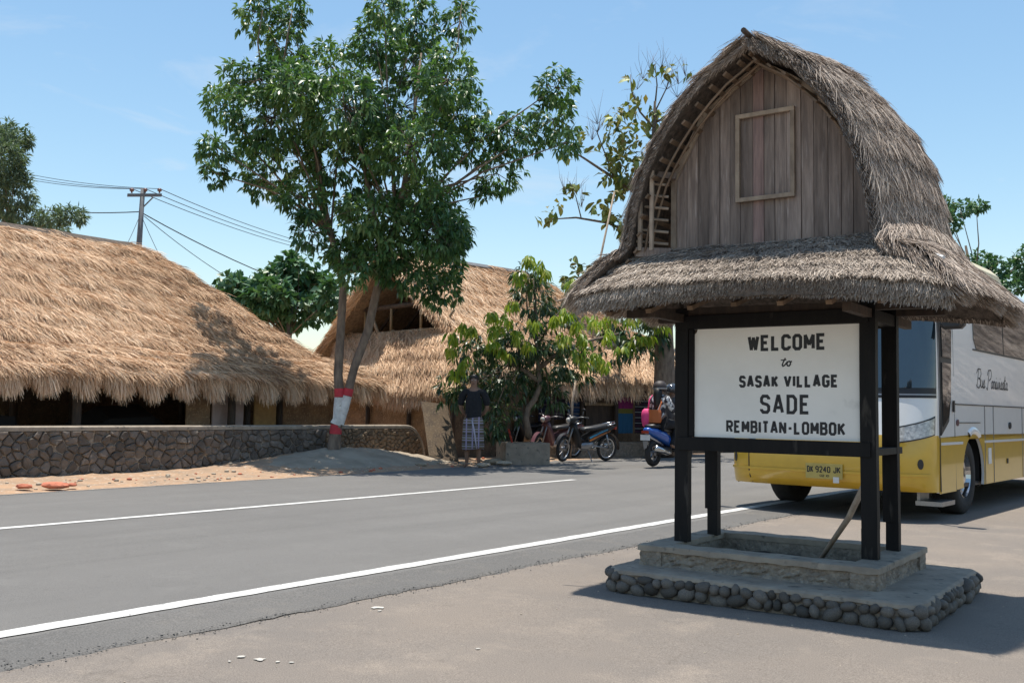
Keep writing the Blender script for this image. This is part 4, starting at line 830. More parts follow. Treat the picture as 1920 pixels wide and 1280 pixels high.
def slab(p, q, z0, z1, th, mat, name, root=None):
    n = (q - p).cross(Vector((0, 0, 1))).normalized(); b = MB(); b.prism([Vector((p.x, p.y, z0)), Vector((q.x, q.y, z0)), Vector((q.x, q.y, z1)), Vector((p.x, p.y, z1))], -n * th); return adopt(b.build(name, mat, fix=True), root or ST)
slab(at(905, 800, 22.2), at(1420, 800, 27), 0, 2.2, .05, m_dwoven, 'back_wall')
slab(at(1098, 800, 22.5), at(1153, 800, 22.8), .55, 1.18, .05, m_darkwood, 'counter_front'); slab(at(1096, 800, 22.44), at(1155, 800, 22.74), 1.18, 1.24, .08, m_bamboo, 'counter_rail'); slab(at(1096, 800, 22.44), at(1155, 800, 22.74), 1.42, 1.46, .06, m_bamboo, 'counter_rail')
slab(at(1000, 800, 21.4), at(1215, 800, 22.9), 0, .36, .3, m_mortar, 'low_plinth')
p = at(1075, 750, 21.6); b = MB(); b.tube([Vector((p.x - .06, p.y, .0)), at(1073, 752, 21.6), at(1080, 700, 21.8)], .03, 7); sadopt(b.build('bamboo_pole', m_frame, smooth=True))
CLm = {}
def cloth(px0, px1, py0, py1, Y, mat, label, cat='cloth', root=None):
    b = MB(); P0, P1 = at(px0, py0, Y), at(px1, py0, Y + .12); z1 = at(px0, py1, Y).z; z0 = P0.z
    b.grid(lambda u, v: P0 + (P1 - P0) * u + Vector((0, -.02 * math.sin(u * 19) * v, (z1 - z0) * v)), [i / 14 for i in range(15)], [i / 8 for i in range(9)])
    b2 = [Vector(v) + Vector((0, .01, 0)) for v in b.v]; b.add(b2, [tuple(reversed(f)) for f in b.f]); o = b.build('hanging_cloth', mat, smooth=True); return tag(o, label, cat, 'cloths hung at the stall')
def band_mat(name, cols, axis, scale, spec=.2):
    m, n, bs = new_mat(name); L = n.links.new; tc = n.nodes.new('ShaderNodeTexCoord'); sx = n.nodes.new('ShaderNodeSeparateXYZ'); L(tc.outputs['Object'], sx.inputs[0])
    m1 = n.nodes.new('ShaderNodeMath'); m1.operation = 'MULTIPLY'; m1.inputs[1].default_value = scale; L(sx.outputs[axis], m1.inputs[0]); fr = n.nodes.new('ShaderNodeMath'); fr.operation = 'FRACT'; L(m1.outputs[0], fr.inputs[0])
    cr = n.nodes.new('ShaderNodeValToRGB'); cr.color_ramp.interpolation = 'CONSTANT'; e = cr.color_ramp.elements
    while len(e) < len(cols): e.new(.5)
    for i, (p, c) in enumerate(cols): e[i].position = p; e[i].color = (*c, 1)
    L(fr.outputs[0], cr.inputs[0]); L(cr.outputs[0], bs.inputs['Base Color']); bs.inputs['Roughness'].default_value = .95; bs.inputs['Specular IOR Level'].default_value = spec; return m, n, bs, cr
mb, *_ = band_mat('blue_and_magenta_cloth', [(0, (.16, .02, .09)), (.32, (.12, .02, .06)), (.45, (.025, .09, .17)), (.9, (.13, .12, .03))], 'Z', 1 / 1.12)
mk, *_ = band_mat('striped_dark_cloth', [(0, (.015, .015, .02)), (.3, (.30, .30, .30)), (.42, (.02, .02, .025)), (.7, (.05, .02, .04))], 'Z', 8)
cloth(1159, 1187, 744, 812, 22.6, mb, 'blue and magenta cloth hanging at the stall right of the parked motorbike')
cloth(1191, 1232, 733, 812, 22.7, mk, 'dark cloth with thin white stripes hanging at the stall behind the scooter riders')
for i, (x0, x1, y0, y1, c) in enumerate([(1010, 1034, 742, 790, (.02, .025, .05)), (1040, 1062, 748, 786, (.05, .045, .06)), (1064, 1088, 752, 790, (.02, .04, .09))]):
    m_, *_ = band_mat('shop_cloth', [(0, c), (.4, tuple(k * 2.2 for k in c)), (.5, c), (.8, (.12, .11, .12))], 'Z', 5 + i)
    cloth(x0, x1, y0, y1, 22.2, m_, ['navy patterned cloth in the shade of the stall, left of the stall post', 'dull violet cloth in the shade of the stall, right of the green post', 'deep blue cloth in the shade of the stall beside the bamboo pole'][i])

# ================================================================== small things on the far verge
bx = thing('concrete_box', 'square unpainted concrete planter box at the road edge beside the standing man', 'planter', gnd(990, 870, .02))
q0, q1 = gnd(948, 871, .02), gnd(1031, 871, .02); du = (q1 - q0).normalized(); dv = Vector((-du.y, du.x, 0)); du = (du + dv * -.0).normalized(); Lb = (q1 - q0).length
hb = .44; b = MB()
for (o_, sx_, sy_, w_, d_) in ((0, 0, 0, Lb, .08), (0, 0, .62, Lb, .08), (0, 0, .08, .08, .54), (0, Lb - .08, .08, .08, .54)):
    b.box(q0 + du * (sx_ + w_ / 2) + dv * (sy_ + d_ / 2) + Vector((0, 0, hb / 2 - .03)), (w_, d_, hb), (du, dv, Vector((0, 0, 1))))
adopt(b.build('box_wall', m_concrete, bevel=.006), bx)
b = MB(); b.box(q0 + du * (Lb / 2) + dv * .35 + Vector((0, 0, .28)), (Lb - .16, .54, .05), (du, dv, Vector((0, 0, 1)))); adopt(b.build('box_soil', m_soil), bx)
b = MB(); p = q0 + du * (Lb * .27) + dv * .3; b.tube([p + Vector((0, 0, .3)), p + Vector((-.1, 0, .66))], .018, 6)
tag(b.build('red_stick', m_redpaint), 'thin red stick poking out of the concrete planter box', 'stick')
for i, (px, py, r, m_, lb) in enumerate([(925, 866, .13, m_cut, 'largest pale limestone chunk lying right of the standing man'), (945, 869, .10, m_cut, 'pale limestone chunk between the man and the concrete box, nearest the box'), (908, 872, .09, m_cut, 'small pale limestone chunk at the heel of the standing man'),
        (872, 869, .07, m_cut, 'small pale stone lying left of the standing man'), (801, 866, .09, m_cut, 'pale stone at the foot of the wall end by the leaning mat'), (815, 868, .07, m_cut, 'small pale stone at the foot of the leaning mat'), (790, 871, .08, m_cut, 'grey white stone on the sand below the wall end'),
        (105, 911, .10, m_brick, 'wedge of broken red brick lying on the verge below the wall'), (45, 912, .07, m_brick, 'small red brick lump on the verge near the left edge'), (135, 909, .05, m_brick, 'small red brick chip right of the brick wedge'), (498, 875, .05, m_cut, 'lone white pebble on the verge left of the tree')]):
    p = gnd(px, py, .06); bm = bmesh.new(); bmesh.ops.create_icosphere(bm, subdivisions=2, radius=1)
    for v in bm.verts: v.co *= 1 + .28 * noise2(v.co.x * 1.3 + i, v.co.y * 1.4, i) + random.uniform(-.05, .05); v.co.z *= .45
    me = bpy.data.meshes.new('rock'); bm.to_mesh(me); bm.free(); me.materials.append(m_)
    o = bpy.data.objects.new('brick_chunk' if m_ is m_brick else 'rock', me); link(o); o.scale = (r * 1.5, r, r); o.rotation_euler = (0, 0, random.uniform(-.5, .5)); o.location = (p.x, p.y, p.z + r * .1); tag(o, lb, 'rubble' if m_ is m_brick else 'rock', 'stones and rubble on the far verge')
b = MB()
for i in range(240):
    a, l = random.uniform(4, 16), random.gauss(12.0, .35); r = random.choice([.012, .018, .025, .04]); l = max(11.5, min(13.1, l)); b.ball(rd(a, l, verge_z(a, l) + r * .2), (r, r * random.uniform(.6, 1.2), r * .6), nu=5, nv=3, mi=random.choice([0, 0, 1]))
stuff(b.build('verge_gravel', [m_cut, m_brick]))

# ================================================================== TREES AND PLANTS
def tree(name, label, trunks, mat_bark, root, group=None, cat='tree'):
    t = thing(name, label, cat, root, group); b = MB()
    for pts, rad in trunks: b.tube(pts, rad, 10)
    adopt(b.build('trunk', mat_bark, smooth=True), t); return t
def limbs(t, pairs, mat, name='branches', n=5):
    b = MB()
    for p, q, r in pairs:
        p, q = Vector(p), Vector(q); m = (p + q) / 2 + Vector((random.uniform(-.08, .08), random.uniform(-.08, .08), random.uniform(-.04, .1))) * (q - p).length
        b.tube([p, m, q], [r, r * .75, r * .35], n)
    return stuff(adopt(b.build(name, mat, smooth=True), t))
# --- the forked roadside tree with red and white painted bands
TY = 17.35; T = lambda px, py, d=0: at(px, py, TY + d)
tb_ = T(624, 858); tb_.z -= .08
mt = tree('forked_tree', 'forked leafy roadside tree with red and white bands painted on its trunk', [
    ([tb_, T(626, 840), T(629, 812), T(634, 785), T(637, 750), T(634, 700), T(640, 600), T(644, 540), T(632, 480), T(618, 430), T(600, 350), T(585, 250), T(560, 140)], [.19, .125, .10, .086, .088, .078, .072, .068, .06, .055, .045, .035, .015]),
    ([T(634, 800), T(645, 765), T(652, 738), T(664, 690), T(690, 620), T(704, 555), T(724, 480), T(742, 420), T(760, 340), T(775, 230), T(790, 100)], [.06, .08, .076, .072, .075, .072, .066, .06, .05, .035, .015]),
    ([T(724, 480), T(700, 400), T(680, 300), T(660, 180)], [.05, .045, .035, .015])], m_bark, tb_)
def band(name, mat, segs):
    b = MB()
    for pts, rad in segs: b.tube(pts, rad, 14, cap=False)
    adopt(b.build(name, mat, smooth=True), mt)
band('white_band', m_bandw, [([T(630, 795), T(634, 785), T(637, 745)], [.108, .093, .094]), ([T(637, 795), T(645, 765), T(651, 742)], [.075, .086, .082])])
band('red_band', m_bandr, [([T(629, 813), T(630.2, 795)], [.107, .097])]); band('red_band', m_bandr, [([T(637, 744), T(636.3, 728)], [.0935, .0905])]); band('red_band', m_bandr, [([T(651.3, 741.5), T(654.5, 728)], [.086, .084])])
MBL = [(491, 25, 50, 48), (545, 35, 34, 45), (535, 88, 36, 38), (720, 8, 34, 40), (780, 45, 56, 58), (863, 40, 30, 42), (705, 80, 48, 48), (490, 150, 80, 44), (620, 125, 72, 46), (775, 110, 68, 58), (840, 150, 58, 60),
       (420, 195, 42, 36), (405, 275, 34, 30), (402, 325, 26, 26), (513, 220, 100, 66), (645, 200, 90, 68), (755, 200, 90, 68), (860, 205, 56, 50), (513, 300, 82, 54), (645, 300, 90, 68), (775, 275, 90, 60), (885, 268, 78, 46),
       (970, 255, 58, 44), (1040, 222, 44, 44), (1042, 165, 42, 34), (1062, 268, 26, 24), (932, 325, 48, 38), (911, 366, 20, 20), (570, 370, 48, 38), (580, 432, 34, 38), (491, 345, 36, 26), (690, 395, 68, 48), (800, 372, 70, 50), (822, 437, 58, 52),
       (712, 460, 70, 56), (838, 490, 36, 46), (760, 508, 60, 36), (668, 510, 32, 30), (798, 540, 34, 26), (640, 470, 36, 36), (850, 440, 34, 40), (835, 540, 30, 40), (560, 170, 60, 50), (700, 250, 70, 60)]
blobs = [(x, y, TY + random.uniform(-1.1, 1.1), a, c) for x, y, a, c in MBL]
C, O = crown_points(blobs + [(x + random.gauss(0, 6), y + 8, TY - .5 + random.uniform(-.5, .4), a * .9, c * .9) for x, y, a, c in MBL if 340 < y < 480 and 600 < x < 900], 9.5, .4); P, D = rosettes(C, O, 9, .85, .6)
q_ = np.repeat(np.clip(.5 + .35 * np.sin(C[:, 0] * 2.7 + C[:, 2] * 1.9) * np.cos(C[:, 2] * 3.1), 0, 1), 9)
adopt(leaves('crown', P, D, .150, .052, m_leaf_main, None, droop=.6, bias=q_), mt)
adopt(leaves('crown', *rosettes(*crown_points([(x, y, Y, a * 1.12, c * 1.12) for x, y, Y, a, c in blobs], .9, .9), 7, .7, .7), .16, .06, m_leaf_main, None, droop=.6), mt)
j1, j2 = T(620, 440), T(742, 420)
limbs(mt, [((j1 if x < 640 else j2), at(x, y, Y), .024) for x, y, Y, a, c in blobs] + [(at(490, 130, TY), at(492, 20, TY), .02), (at(530, 130, TY), at(548, 20, TY), .02), (at(835, 150, TY), at(866, 5, TY), .02)], m_bark)
# twigs inside
pr = []
for k in RNG.choice(len(C), 500, replace=False):
    c = Vector(C[k]); nb = min(blobs, key=lambda B: (at(B[0], B[1], B[2]) - c).length_squared); pr.append((at(nb[0], nb[1], nb[2]), c, .010))
limbs(mt, pr, m_twig, 'twigs', 3)
# --- young mango tree spilling over the man and the box
GY = 18.9; Gp = lambda px, py, d=0: at(px, py, GY + d)
mg = tree('mango_tree', 'young mango tree with drooping yellow green new leaves between the hut and the motorbikes', [
    ([gnd(985, 850, .02) + Vector((0, .5, 0)), Gp(991, 812), Gp(986, 785), Gp(990, 765), Gp(1003, 748), Gp(1012, 725), Gp(1010, 690), Gp(1006, 640), Gp(1003, 560), Gp(1000, 510)], [.09, .07, .06, .055, .052, .05, .045, .04, .03, .015]),
    ([Gp(1012, 715), Gp(975, 690), Gp(930, 660), Gp(880, 650)], [.05, .04, .03, .015]), ([Gp(1010, 690), Gp(1050, 660), Gp(1100, 640), Gp(1160, 625)], [.05, .04, .03, .015])], m_bark, gnd(985, 850))
GB_ = [(1000, 560, 42, 55), (985, 520, 26, 30), (1030, 600, 45, 34), (985, 640, 55, 40), (930, 640, 45, 38), (880, 660, 36, 40), (900, 720, 60, 50), (850, 730, 30, 34), (960, 710, 60, 45), (930, 770, 55, 36), (1020, 690, 60, 42), (1075, 690, 40, 30), (1055, 655, 50, 30), (915, 800, 34, 26), (1030, 740, 40, 22), (1075, 550, 20, 26)]
gb = [(x, y, GY + random.uniform(-.6, .5), a, c) for x, y, a, c in GB_]
C, O = crown_points(gb, 7.0, .3); P, D = rosettes(C, O, 9, .75, .75); adopt(leaves('crown', P, D, .20, .042, m_leaf_mango, None, droop=.7), mg)
FL = [(848, 640), (868, 620), (884, 632), (845, 672), (872, 690), (920, 600), (932, 625), (925, 655), (948, 610), (945, 670), (962, 585), (985, 660), (1000, 615), (1010, 505), (985, 500), (1040, 605), (1060, 640), (1075, 625), (1092, 650), (1108, 612), (1118, 680), (1098, 690), (1128, 690), (1060, 600), (1024, 520), (972, 530), (1075, 540), (860, 710), (1140, 640), (970, 640), (1085, 672)]
fc = np.concatenate([np.array([tuple(Gp(x + random.gauss(0, 5), y - 14 + random.gauss(0, 5), -.75 + random.gauss(0, .12))) for _ in range(5)]) for x, y in FL])
P, D = rosettes(fc, np.tile([0, -.3, -.35], (len(fc), 1)), 10, .7, .6); adopt(leaves('young_leaves', P, D, .21, .046, m_leaf_flush, None, droop=.8, fold=.15), mg)
limbs(mg, [(Gp(1006, 650), at(x, y, Y), .022) for x, y, Y, a, c in gb], m_bark)
# --- second mango behind the riders, trunk beside the sign post
hm = tree('roadside_tree', 'thick brown trunk with light green leaves standing left of the sign post behind the riders', [
    ([gnd(1244, 862, 0) + Vector((.2, 1.2, 0)), at(1245, 760, 22.0), at(1246, 690, 22), at(1244, 620, 22), at(1240, 560, 22), at(1250, 500, 22.2), at(1262, 440, 22.4)], [.30, .25, .235, .215, .17, .09, .03])], m_bark, gnd(1244, 850))
hb = [(x, y, 21.8 + random.uniform(-.5, .5), a, c) for x, y, a, c in [(1180, 620, 55, 30), (1225, 610, 36, 30), (1150, 650, 30, 34), (1195, 655, 30, 24), (1235, 640, 20, 30), (1270, 560, 60, 50), (1290, 480, 60, 50), (1360, 550, 90, 50)]]
C, O = crown_points(hb, 6.0, .4); P, D = rosettes(C, O, 9, .7, .8); adopt(leaves('crown', P, D, .24, .06, m_leaf_mango, None, droop=.7), hm)
fc = np.concatenate([np.array([tuple(at(x + random.gauss(0, 6), y - 10, 21.2 + random.gauss(0, .1))) for _ in range(3)]) for x, y in [(1130, 610), (1180, 605), (1205, 600), (1228, 608), (1185, 650), (1205, 640), (1165, 660), (1222, 640), (1150, 600), (1240, 620)]])
P, D = rosettes(fc, np.tile([0, -.3, -.35], (len(fc), 1)), 9, .7, .6); adopt(leaves('young_leaves', P, D, .25, .065, m_leaf_flush, None, droop=.8, fold=.15), hm)
# --- sparse teak with big leaves and dry flower sprays behind the sign roof
KY = 25.0; K = lambda px, py, d=0: at(px, py, KY + d)
tk = tree('teak_tree', 'sparse tree with big yellowing leaves and dry sprays behind the left of the sign roof', [
    ([Vector((K(1250, 700).x, KY, 0)), K(1252, 600), K(1248, 500), K(1240, 420), K(1232, 330), K(1226, 250), K(1228, 190)], [.16, .14, .12, .10, .08, .06, .03]),
    ([K(1238, 400), K(1190, 360), K(1145, 330), K(1100, 300), K(1060, 275)], [.06, .05, .04, .03, .012]), ([K(1244, 470), K(1190, 440), K(1140, 418), K(1080, 408), K(1020, 412)], [.05, .042, .034, .025, .01]),
    ([K(1228, 230), K(1260, 215), K(1285, 185), K(1298, 150)], [.035, .028, .02, .008]), ([K(1226, 240), K(1200, 210), K(1184, 170), K(1182, 140)], [.03, .025, .018, .008]), ([K(1228, 200), K(1232, 160), K(1228, 120)], [.025, .018, .008]),
    ([K(1228, 210), K(1250, 165), K(1262, 130)], [.02, .015, .008]), ([K(1150, 330), K(1120, 250), K(1128, 215)], [.02, .015, .007]), ([K(1090, 410), K(1080, 370), K(1068, 340)], [.018, .012, .006])], m_twig, K(1250, 700))
tl = [(1182, 150, 2), (1200, 178, 2), (1228, 128, 3), (1255, 132, 3), (1290, 138, 2), (1245, 145, 2), (1215, 145, 2), (1195, 192, 2), (1160, 215, 5), (1150, 235, 6), (1175, 225, 5), (1195, 215, 4), (1145, 255, 6), (1165, 265, 7), (1180, 250, 6), (1140, 285, 5), (1155, 300, 8), (1175, 285, 7), (1195, 265, 5), (1210, 240, 4), (1225, 215, 5), (1232, 235, 5), (1245, 225, 4),
      (1150, 320, 8), (1165, 335, 8), (1185, 320, 7), (1140, 335, 6), (1175, 355, 8), (1160, 370, 6), (1190, 345, 6), (1200, 300, 6), (1215, 280, 5), (1120, 400, 5), (1140, 385, 6), (1160, 425, 8), (1165, 445, 6), (1155, 410, 6), (1175, 430, 7), (1070, 360, 4), (1080, 370, 4), (1045, 385, 3), (1020, 408, 4), (1035, 410, 3), (1090, 255, 3), (1085, 270, 2), (1110, 290, 2), (1055, 300, 2), (1080, 505, 5), (1095, 520, 5), (1070, 530, 6), (1105, 505, 4), (1190, 400, 6), (1200, 380, 6), (1205, 345, 6), (1215, 320, 5), (1240, 260, 5)]
C = []; D = []
for x, y, n in tl:
    for _ in range(n * 2): C.append(tuple(K(x + random.gauss(0, 7), y - 6 + random.gauss(0, 7), random.gauss(0, .3)))); D.append((random.gauss(0, .8), random.gauss(0, .8), random.uniform(-1.1, .3)))
lm = []
for k in range(5):
    L_, w_ = 1.0, random.uniform(.46, .62); b = MB(); rows = []
    for i in range(6):
        u = i / 5; ww = w_ * .5 * math.sin(math.pi * min(1, u * .9 + .06)) ** .8 if i < 5 else .01; dz = -.35 * u * u; rows.append([(u * L_, -ww, dz + .28 * ww + .02 * noise2(u * 9, k, 3)), (u * L_, 0, dz), (u * L_, ww, dz + .28 * ww + .02 * noise2(u * 9, k, 5))])
    b.loft(rows, cap=False, closed=False); o = b.build('leaf', m_leaf_teak1, None, smooth=True); lm.append(o.data); bpy.data.objects.remove(o)
for i in sorted(RNG.choice(len(C), min(290, len(C)), replace=False)):
    o = bpy.data.objects.new('leaf', random.choice(lm)); link(o, tk); d = Vector(D[i]).normalized(); k = random.uniform(.16, .32); d.z -= .35
    q = d.normalized().to_track_quat('X', 'Z') @ Quaternion((1, 0, 0), random.gauss(0, .6)); o.location = Vector(C[i]) - tk.location; o.rotation_mode = 'QUATERNION'; o.rotation_quaternion = q; o.scale = (k, k, k)
C = np.array(C); adopt(leaves('crown', C + RNG.normal(size=C.shape) * .06, np.array(D), .24, .12, m_leaf_teak, None, droop=.6, fold=.2), tk)
dp = []
for x, y in [(1220, 115), (1255, 118), (1285, 125), (1240, 110), (1195, 150), (1120, 230), (1110, 245), (1080, 345), (1060, 345), (1272, 140), (1205, 130), (1090, 370), (1120, 215), (1250, 150), (1270, 165), (1180, 200)]:
    c = K(x, y + 18); dp += [(c, K(x + random.gauss(0, 14), y + random.gauss(-8, 16), random.gauss(0, .2)), .006) for _ in range(9)]
limbs(tk, dp, m_dry, 'dry_sprays', 3)
b = MB(); b.tube([Vector((at(1100, 560, 24).x, 24, 0)), at(1118, 520, 24), at(1152, 360, 24)], [.04, .03, .022], 6)
tag(b.build('bamboo_mast', m_frame, smooth=True), 'thin pale bamboo mast slanting up past the sparse tree left of the sign roof', 'pole')
# --- trees beyond the roofs
def far_tree(name, label, root_px, Y, bl, mat, L, Wd, dens, k, droop, hang=.4, group='trees beyond the roofs'):
    base = Vector((at(root_px, 760, Y).x, Y, 0)); top = at(bl[0][0], bl[0][1], Y); t = tree(name, label, [([base, (base * .6 + top * .4) + Vector((.1, 0, 0)), (base * .15 + top * .85)], [.22, .14, .03])], m_twig, base, group)
    B_ = [(x, y, Y + random.uniform(-.05, .05) * Y, a, c) for x, y, a, c in bl]; C, O = crown_points(B_, dens, .35); P, D = rosettes(C, O, k, .85, hang)
    adopt(leaves('crown', P, D, L, Wd, mat, None, droop=droop), t); limbs(t, [(base * .35 + top * .65, at(x, y, Y_), .022) for x, y, Y_, a, c in B_], m_bark); return t
far_tree('feathery_tree', 'tall feathery tree at the left edge behind the big thatched roof', 10, 32, [(5, 300, 40, 60), (-30, 330, 60, 80), (25, 255, 34, 26), (20, 360, 46, 50), (-20, 250, 50, 40), (45, 405, 40, 26), (100, 412, 30, 20), (130, 405, 32, 20), (90, 430, 40, 14), (50, 265, 18, 10), (-10, 420, 50, 30)], m_leaf_far, .22, .05, 26, 10, .4)
far_tree('broadleaf_tree', 'dense broad leaved tree rising between the two thatched roofs', 540, 29, [(540, 530, 56, 40), (560, 500, 34, 28), (500, 550, 48, 32), (460, 545, 36, 26), (435, 535, 24, 22), (590, 540, 36, 36), (545, 580, 70, 36), (480, 580, 60, 26), (425, 530, 16, 18), (620, 560, 30, 40)], m_leaf_bg, .26, .17, 12, 9, .4)
far_tree('spreading_tree', 'light crowned tree standing behind the parked coach at the right edge', 1870, 27, [(1800, 392, 34, 16), (1830, 385, 22, 12), (1780, 420, 20, 24), (1770, 455, 16, 12), (1830, 490, 40, 18), (1790, 490, 26, 14), (1860, 500, 30, 14), (1905, 500, 18, 22), (1895, 520, 34, 14), (1925, 490, 20, 30), (1775, 385, 16, 16), (1880, 535, 70, 18)], m_leaf_bg, .13, .085, 24.0, 9, .4)
# a low far line of trees and scrub that closes the road in the distance
b = MB(); C = []
for i in range(2600):
    x = random.uniform(-60, 170); y = 110 + .25 * abs(x) + random.uniform(0, 14); C.append((x, y, random.random() ** 1.4 * (5 + 2.2 * noise2(x * .12, 0, 2))))
C = np.array(C); P, D = rosettes(C, np.tile([0, -.3, .4], (len(C), 1)), 8, 1.0, .2); leaves('distant_treeline', P, D, 1.3, .8, m_leaf_bg, None, droop=.4)

# ================================================================== UTILITY POLE AND WIRES
PY = 34.0; U_ = lambda px, py, d=0: at(px, py, PY + d)
up = thing('utility_pole', 'tall power pole with a crossarm and insulators behind the big thatched roof', 'pole', Vector((U_(252, 700).x, PY, 0)))
b = MB(); b.tube([Vector((U_(252, 700).x, PY, 0)), U_(260, 470), U_(268, 354)], [.13, .10, .075], 10); adopt(b.build('shaft', m_pole, smooth=True), up)
ca, cb_ = U_(239, 366, -.3), U_(303, 366, .3); ax = (cb_ - ca).normalized(); b = MB(); b.box((ca + cb_) / 2, ((cb_ - ca).length, .1, .1), (ax, ax.cross(Vector((0, 0, 1))), Vector((0, 0, 1)))); adopt(b.build('crossarm', m_pole), up)
b = MB(); b.tube([U_(287, 370), U_(269, 388)], .025, 5); adopt(b.build('brace', m_pole), up)
ins = []
for px in (247, 272, 299):
    p = U_(px, 362, -.3 + .6 * (px - 239) / 64); b = MB(); b.tube([p, p + Vector((0, 0, .05)), p + Vector((0, 0, .07)), p + Vector((0, 0, .13)), p + Vector((0, 0, .17))], [.03, .03, .075, .085, .04], 8); adopt(b.build('insulator', m_insul, smooth=True), up); ins.append(p + Vector((0, 0, .15)))
def wire(p, q, sag, r, label, group='power lines strung from the pole'):
    b = MB(); b.tube([p + (q - p) * (i / 14) - Vector((0, 0, sag * 4 * (i / 14) * (1 - i / 14))) for i in range(15)], r, 4); tag(b.build('power_line', m_wire), label, 'wire', group)
for i, (yl, yr, nm) in enumerate([(322, 432, 'lowest'), (318, 426, 'middle'), (312, 420, 'topmost')]):
    wire(ins[i], at(-60, yl - 14, 40), .25, .012, f'{nm} of the three thin lines running left from the crossarm'); wire(ins[i], at(720, yr + 60, 60), .5, .014, f'{nm} of the three thin lines running right from the crossarm')
wire(U_(263, 397), at(-60, 370, 40), .25, .02, 'single heavier line running left from below the crossarm'); wire(U_(264, 398), at(760, 590, 46), .55, .02, 'single heavier line running right from below the crossarm')
wire(U_(264, 400), at(232, 470, 38), .05, .01, 'short thin guy line left of the power pole'); wire(U_(264, 402), at(310, 500, 36), .05, .01, 'short thin guy line right of the power pole'); wire(U_(270, 405), at(470, 545, 40), .15, .012, 'thin service line sloping down right from the power pole')

# ================================================================== COACH parked on the near shoulder
BUS = thing('coach', 'white and yellow tourist coach parked nose towards the road behind the welcome sign', 'bus', bw(3.5, 1.1, 0))
def ba(b, name, mat, par=None, **k):
    o = b.build(name, mat, None, **k); r = par or BUS; o.parent = r; o.matrix_parent_inverse = Matrix.Translation(-BUS.location) if r is BUS else Matrix.Identity(4); return o
BW, BL, AJ = 2.2, 8.3, .08
AXB = (BD, -BN, Vector((0, 0, 1)))
AFZ = [(.295, -.20), (.34, -.27), (.42, -.32), (.60, -.33), (.80, -.31), (.90, -.28), (1.05, -.24), (1.2, -.20), (1.32, -.17), (1.6, -.10), (2.0, .0), (2.4, .12), (2.62, .20), (2.76, .32), (2.85, .50)]
def interp(T_, z):
    if z <= T_[0][0]: return T_[0][1]
    for (z0, a0), (z1, a1) in zip(T_, T_[1:]):
        if z <= z1: return a0 + (a1 - a0) * (z - z0) / (z1 - z0)
    return T_[-1][1]
IN = [(0, 0), (1.2, 0), (1.8, .008), (2.60, .030), (2.66, .09), (2.76, .32), (2.85, .70)]     # how far the flanks draw in with height
def nose(th, z, off=0):
    i = interp(IN, z); hw = BW / 2 - i; s_, c_ = math.sin(th), math.cos(th); aj = max(AJ, interp(AFZ, z) + .30 if z > 2.4 else AJ)
    B_ = BW / 2 - math.copysign(abs(s_) ** .55, s_) * hw; A_ = aj - (aj - interp(AFZ, z)) * max(0, c_) ** .8
    return A_ - off * (c_ + .0), B_ - off * s_ if False else B_ - off * s_, z
def NP(th, z, off=0):
    A_, B_, Z_ = nose(th, z, off); return bw(A_, B_, Z_)
TH = [R_(-90 + i * 4.5) for i in range(41)]
def nose_patch(name, mat, t0, t1, zf0, zf1, off, nt_=24, nz_=8, par=None, th_=.012):
    b = MB(); ts = [R_(t0 + (t1 - t0) * i / nt_) for i in range(nt_ + 1)]
    f = lambda o: [[NP(t, zf0(math.degrees(t)) + (zf1(math.degrees(t)) - zf0(math.degrees(t))) * j / nz_, o) for j in range(nz_ + 1)] for t in ts]
    F = f(off); K_ = f(off - th_)
    rim = lambda G: [G[i][0] for i in range(nt_ + 1)] + [G[nt_][j] for j in range(1, nz_ + 1)] + [G[i][nz_] for i in range(nt_ - 1, -1, -1)] + [G[0][j] for j in range(nz_ - 1, 0, -1)]
    b.add([p for r in F for p in r], [(i * (nz_ + 1) + j, (i + 1) * (nz_ + 1) + j, (i + 1) * (nz_ + 1) + j + 1, i * (nz_ + 1) + j + 1) for i in range(nt_) for j in range(nz_)])
    b.loft([rim(F), rim(K_)], cap=False); return ba(b, name, mat, par, smooth=False)
c_ = lambda v: (lambda d: v)
zs = [.295, .33, .37, .42, .50, .60, .70, .80, .859]
b = MB(); b.grid(lambda t, z: NP(t, z), TH, zs); ba(b, 'front_bumper', m_yellow, smooth=True)
zs = [.859, .90, 1.0, 1.1, 1.2, 1.32, 1.5, 1.7, 2.0, 2.2, 2.4, 2.55, 2.62, 2.7, 2.76, 2.81, 2.85]
b = MB(); b.grid(lambda t, z: NP(t, z), TH, zs); ba(b, 'front_panel', m_white, smooth=True)
WR = .43; FA, RA = 1.345, 5.9
def side_poly(z0, z1, B_, flip, a0=AJ, a1=BL, arches=(FA, RA)):
    P = [(a0, z0)]
    for c in arches: P += [(c - WR * math.cos(R_(x)), max(z0, .43 + WR * math.sin(R_(x)))) for x in range(-18, 199, 9)]
    P += [(a1, z0), (a1, z1), (a0, z1)]; return [bw(a, B_, z) for a, z in P]
b = MB()
for B_ in (0, BW): b.prism(side_poly(.285, 1.2, B_, 0), BN * (-.03 if B_ == 0 else .03))
ba(b, 'side_wall', m_white, fix=True)
b = MB()
for B_, o in ((-.004, -.003), (BW + .004, .003)):
    b.prism(side_poly(.275, .838, B_, 0), BN * o)
ba(b, 'yellow_skirt', m_yellow, fix=True)
prof_ = [(interp(IN, z), z) for z in (1.2, 1.5, 1.8, 2.1, 2.45, 2.60, 2.66, 2.71, 2.76, 2.81, 2.85)] + [(BW / 2, 2.88)]
prof_ = prof_ + [(BW - x, z) for x, z in reversed(prof_[:-1])]
